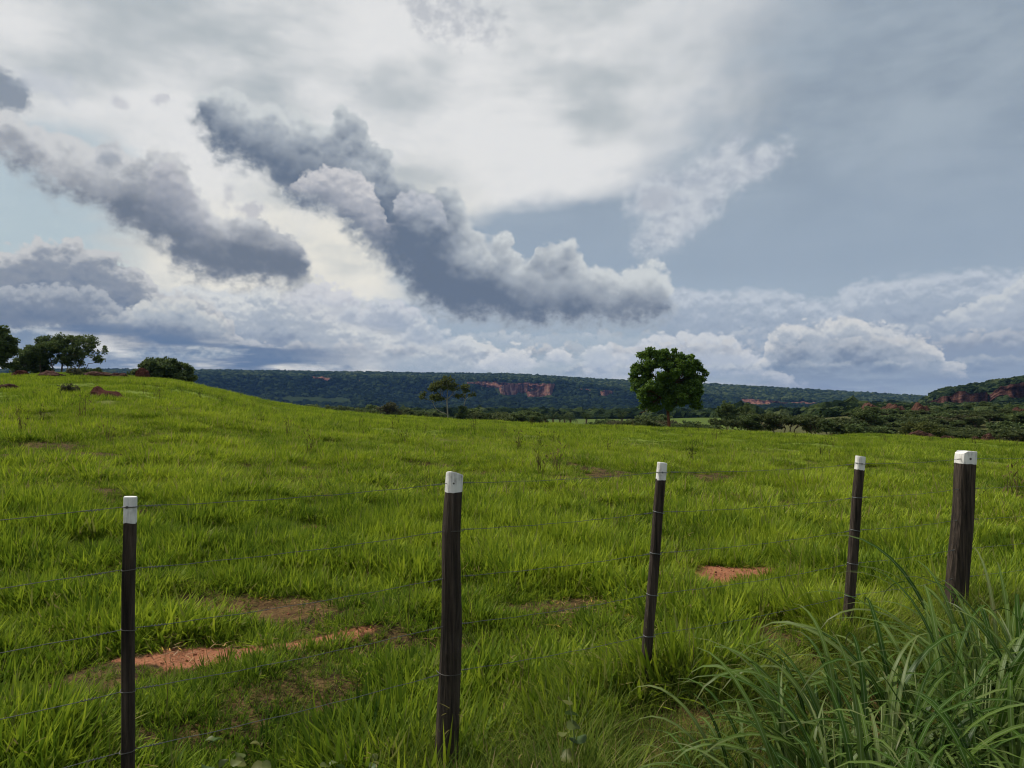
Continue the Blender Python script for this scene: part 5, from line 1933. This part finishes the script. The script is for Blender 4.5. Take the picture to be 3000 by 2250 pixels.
def rock(name, label, cat, px0, px1, top, base, dist, mat, seed, group=None, peaks=None, depth=0.7, rough=.35):
    me = rock_mesh(seed, mat, rough, peaks)
    me.name = name
    g = ground_at((px0 + px1) / 2, dist)
    u = math.hypot(ray((px0 + px1) / 2, 1200).x, ray((px0 + px1) / 2, 1200).y)
    w = (px1 - px0) / F * dist
    h = (base - top) / F * dist + (0.10 if dist < 40 else 0.02)
    o = link(name, me)
    zs_ = [v.co.z for v in me.vertices]
    xs_ = [v.co.x for v in me.vertices]
    sx = w / (max(xs_) - min(xs_))
    o.scale = (sx, sx * depth, h * 1.12 / max(zs_))
    o.location = g + Vector((0, 0, -0.06 * h))
    return tag(o, label, cat, group)


rock('earth_mound', 'dark red brown earth mound with two humps in the grass of the left slope', 'earth mound', 252, 374, 1133, 1160, 37.5, m_earth, 1, peaks=[(-.45, 1.0, .42), (.25, .72, .4), (.9, .2, .4)], rough=.28)
rock('termite_mound', 'rounded reddish termite mound against the domed dark tree', 'earth mound', 392, 437, 1087, 1113, 88, m_earth, 2, rough=.25)
rock('stone', 'broken brown stones on the hilltop under the spreading tree', 'stone', 108, 180, 1099, 1114, 82, m_rock, 3, None, depth=.5)
rock('stone', 'long low brown stones along the hilltop right of the grey shrub', 'stone', 228, 330, 1098, 1110, 84, m_rock, 4, None, depth=.4)
rock('stone', 'flat brown stones just left of the termite mound', 'stone', 322, 372, 1101, 1113, 84, m_rock, 5, None, depth=.5)
rock('stone', 'low brown stone at the left edge of the field', 'stone', -10, 52, 1126, 1138, 52, m_rock, 6, None, depth=.5)
rock('stone', 'tiny dark stone above the one at the left edge', 'stone', 64, 80, 1118, 1126, 58, m_rock, 7, None)
rock('stone', 'reddish mound half behind the stems at the far left', 'stone', 34, 80, 1089, 1102, 90, m_earth, 8, None)
rock('boulder', 'small tan boulder where the left hill meets the field edge', 'boulder', 948, 962, 1187, 1196, 78, m_rock, 9)
rock('stump_mound', 'dark pointed termite stump beside the lone thin palm', 'earth mound', 1725, 1744, 1216, 1240, 112, m_earth, 10, peaks=[(-.3, 1.0, .35), (.4, .35, .4)])
rock('log_stone', 'dark low lump left of the lone thin palm', 'stone', 1688, 1702, 1238, 1244, 108, m_rock, 11)
rock('earth_mound', 'reddish earth mound behind the bush left of the big tree', 'earth mound', 1832, 1868, 1214, 1246, 96, m_earth, 12, peaks=[(-.4, 1, .5), (.5, .6, .5)])
rock('outcrop', 'red rocky outcrop sticking out of the scrub left of the hill', 'rock', 2505, 2588, 1184, 1216, 190, m_rock, 13, peaks=[(-.5, .8, .4), (.1, 1.0, .4), (.7, .8, .35)])
rock('outcrop', 'right part of the rocky outcrop with a stepped top', 'rock', 2580, 2650, 1188, 1218, 186, m_rock, 14)
rock('outcrop', 'slanting red rock slab at the foot of the right cliffs', 'rock', 2672, 2732, 1190, 1224, 180, m_rock, 15, peaks=[(-.5, 1.0, .5), (.4, .6, .5)])
rock('boulder', 'wide dark flat rock under the yellowish bush on the crest', 'boulder', 2650, 2730, 1262, 1282, 84, m_rock, 16, depth=.5)
rock('boulder', 'dark low rock right of the flat rock on the crest', 'boulder', 2752, 2800, 1283, 1292, 79, m_rock, 17, depth=.5)
rock('boulder', 'rounded red boulder at the crest far right', 'boulder', 2876, 2912, 1274, 1296, 76, m_rock, 18)
rock('boulder', 'small dark boulder left of the rounded red boulder', 'boulder', 2844, 2868, 1284, 1295, 76, m_rock, 19)
rock('outcrop', 'jagged red rock at the right edge of the picture among bushes', 'rock', 2955, 3010, 1196, 1232, 150, m_rock, 20)
# ------------------------------------------------------------------ tall guinea grass tussocks in the right foreground
m_guinea = new_mat('guinea_grass_leaf')
al, sh, ac = attr('along'), attr('shade'), attr('across')
P = geo()
g0 = ramp(sh * 0.8 + nz(P, 5.0, 3) * .2, [(0.1, (0.030, 0.072, 0.008)), (0.45, (0.060, 0.118, 0.014)), (0.8, (0.120, 0.175, 0.034)), (0.88, (0.125, 0.165, 0.045)), (0.93, (0.22, 0.17, 0.08))])
g0 = mixc(sstep(al, 0.80, 1.0) * 0.45, g0, (0.20, 0.17, 0.09))
g0 = mixc(sstep(mth('ABSOLUTE', ac - 0.5), 0.10, 0.02) * 0.5, g0, (0.26, 0.32, 0.16))
output(leafy(g0, 0.32, 0.008, 0.4))


def long_leaf(seed, L, w, lean, bend, ns=12):
    rr_ = random.Random(seed)
    V, Fc, A_, X_ = [], [], [], []
    a, x, z = lean, 0.0, 0.0
    tw = rr_.uniform(-.5, .5)
    for k in range(ns + 1):
        t = k / ns
        ww = w * .5 * min(1, .35 + t * 3.0) * (1 - t ** 3.2) + .0006
        yo = 0.04 * L * math.sin(t * 2.2) * tw
        th = tw * t * 1.2
        # cross direction rolls slowly; the midrib lies a little lower than the margins
        cx_, cz_ = math.cos(a) * math.sin(th), -math.sin(a) * math.sin(th)
        for s_, dz_ in ((-1, .18), (0, 0), (1, .18)):
            V.append((x + s_ * ww * cx_ + math.cos(a) * 0 , yo + s_ * ww * math.cos(th), z + s_ * ww * cz_ + dz_ * ww * math.sin(max(.3, a))))
            A_.append(t)
            X_.append(.5 + .5 * s_)
        st = L / ns
        x += math.sin(a) * st
        z += math.cos(a) * st
        a += bend / ns * (0.25 + 1.9 * t ** 1.4)
    for k in range(ns):
        o_ = 3 * k
        for c in (0, 1):
            Fc.append((o_ + c, o_ + c + 1, o_ + 4 + c, o_ + 3 + c))
    me = bpy.data.meshes.new('leaf')
    me.from_pydata(V, [], Fc)
    vert_attr(me, 'along', A_)
    vert_attr(me, 'across', X_)
    vert_attr(me, 'shade', [rr_.random()] * len(V))
    me.materials.append(m_guinea)
    me.polygons.foreach_set('use_smooth', [True] * len(me.polygons))
    return me


rg = random.Random(12)
leaves = [long_leaf(k, rg.uniform(.72, 1.12), rg.uniform(.017, .030), rg.uniform(.12, .66), rg.uniform(1.5, 3.0)) for k in range(34)]
m_gstem = new_mat('guinea_grass_stem')
output(principled(mixc(nz(coord(), 9.0, 3), srgb(96, 112, 58), srgb(128, 138, 84)), .6, None, .3))
stem_me = mesh_from('stem', tube([(0, 0, -.05), (.01, 0, .25), (.035, .005, .55)], [.005, .004, .003], 6), m_gstem)
TUSS = [((0.92, 2.48), 70, .62, 'left outlying tussock of tall arching grass in the right foreground'),
        ((1.02, 2.05), 110, .68, 'nearest tussock of tall arching grass at the bottom of the picture'),
        ((1.22, 2.62), 150, .78, 'largest tussock of tall arching grass, in the middle of the clump'),
        ((1.58, 2.36), 140, .73, 'tussock of tall arching grass at the lower right'),
        ((1.74, 3.00), 130, .84, 'tall upright tussock of broad grass in front of the broad post'),
        ((2.18, 2.95), 125, .82, 'dark tussock of broad grass at the right edge'),
        ((2.35, 3.55), 95, .84, 'hindmost tussock of tall grass near the fence at the right edge'),
        ((1.36, 1.86), 95, .68, 'low tussock of arching grass in the bottom right corner'),
        ((0.66, 1.92), 50, .44, 'small thin tussock of grass at the bottom right of the thick post')]
for i, ((tx, ty), nleaf, s_, lab) in enumerate(TUSS):
    t = thing('guinea_grass_tussock', lab, 'tall grass', (tx, ty, float(height(tx, ty))), 0, 'tussocks of tall grass in the right foreground')
    for k in range(nleaf):
        me = leaves[rg.randint(0, len(leaves) - 1)]
        o = link('leaf', me, t)
        a = rg.uniform(0, 6.283)
        rad = .26 * math.sqrt(rg.random())
        o.location = (rad * math.cos(a), rad * math.sin(a), rg.uniform(-.03, .16))
        o.rotation_euler = (rg.gauss(0, .10), rg.gauss(0, .12), a + rg.gauss(0, .5))
        q_ = s_ * rg.uniform(.75, 1.15)
        o.scale = (q_, q_, q_)
    for k in range(7):
        o = link('stem', stem_me, t)
        a = rg.uniform(0, 6.283)
        o.location = (.11 * math.cos(a), .11 * math.sin(a), 0)
        o.rotation_euler = (0, 0, a)
        o.scale = (s_, s_, s_)

# ------------------------------------------------------------------ broad leaved weeds in the near grass
m_broad = new_mat('broad_weed_leaf')
sh = attr('shade')
output(leafy(ramp(sh, [(0.0, (0.045, 0.085, 0.022)), (0.7, (0.075, 0.120, 0.035)), (1.0, (0.15, 0.16, 0.04))]), .3, .015))


def round_leaf(seed, w=.05):
    rr_ = random.Random(seed)
    V = [(0, 0, 0)]
    Fc = []
    n = 10
    for k in range(n):
        a = 2 * math.pi * k / n
        r_ = w * .5 * (1 - .18 * math.cos(a)) * rr_.uniform(.93, 1.07)
        V.append((w * .5 + r_ * math.cos(a), r_ * math.sin(a) * .85, .006 * math.cos(2 * a)))
    V[0] = (w * .5, 0, -.004)
    for k in range(n):
        Fc.append((0, 1 + k, 1 + (k + 1) % n))
    me = bpy.data.meshes.new('leaf')
    me.from_pydata(V, [], Fc)
    vert_attr(me, 'shade', [rr_.random()] * len(V))
    me.materials.append(m_broad)
    me.polygons.foreach_set('use_smooth', [True] * len(me.polygons))
    return me


rl = [round_leaf(k, .045 + .004 * k) for k in range(5)]
wstem = mesh_from('stem', tube([(0, 0, -.03), (.01, 0, .1), (.0, .01, .2), (.015, 0, .32)], [.003, .0025, .002, .0015], 5), m_gstem)
WEEDS = [((-1.12, 2.95), 1.0, 16, 'round leaved creeping weed in the grass right of the nearest slim post', False), ((-.62, 3.0), .9, 14, 'round leaved weed low in the grass left of the thick post', False),
         ((-.98, 2.55), .9, 14, 'round leaved weed near the bottom edge left of the thick post', False), ((.24, 2.95), 1.25, 9, 'upright sprig with a few yellowish leaves right of the thick post', True), ((-1.55, 2.62), .8, 12, 'round leaved weed beside the foot of the nearest slim post', False)]
for i, ((tx, ty), s_, nl, lab, up_) in enumerate(WEEDS):
    t = thing('broad_leaved_weed', lab, 'weed', (tx, ty, float(height(tx, ty))), i * 1.1, 'broad leaved weeds in the near grass')
    t.scale = (s_, s_, s_)
    if up_:
        link('stem', wstem, t)
    for k in range(nl):
        o = link('leaf', rl[k % 5], t)
        a = k * 2.4
        if up_:
            o.location = (.01, 0, .07 + .26 * k / nl)
            o.rotation_euler = (0, rg.uniform(-.5, .5), a)
        else:
            rad = .03 + .14 * math.sqrt(rg.random())
            o.location = (rad * math.cos(a), rad * math.sin(a), rg.uniform(.09, .2))
            o.rotation_euler = (rg.gauss(0, .3), rg.gauss(0, .35), rg.uniform(0, 6.28))

# a bright yellow dead blade by the thick post
m_yel = new_mat('yellow_blade')
output(leafy(mixc(sstep(attr('along'), .7, 1), (0.55, 0.36, 0.03), (0.35, 0.24, 0.08)), .3, .05))
yb_ = bpy.data.meshes.new('yellow_grass_blade')
V, Fc, T = blades([((0, 0, 0), 1.15, .55, .022, .55, .25, 8)])
yb_.from_pydata(V, [], Fc)
vert_attr(yb_, 'along', T)
yb_.materials.append(m_yel)
o = link('yellow_grass_blade', yb_)
o.location = (-0.07, 2.02, float(height(-.07, 2.02)) + .02)
tag(o, 'bright yellow dead grass blade at the foot of the thick post', 'grass blade')
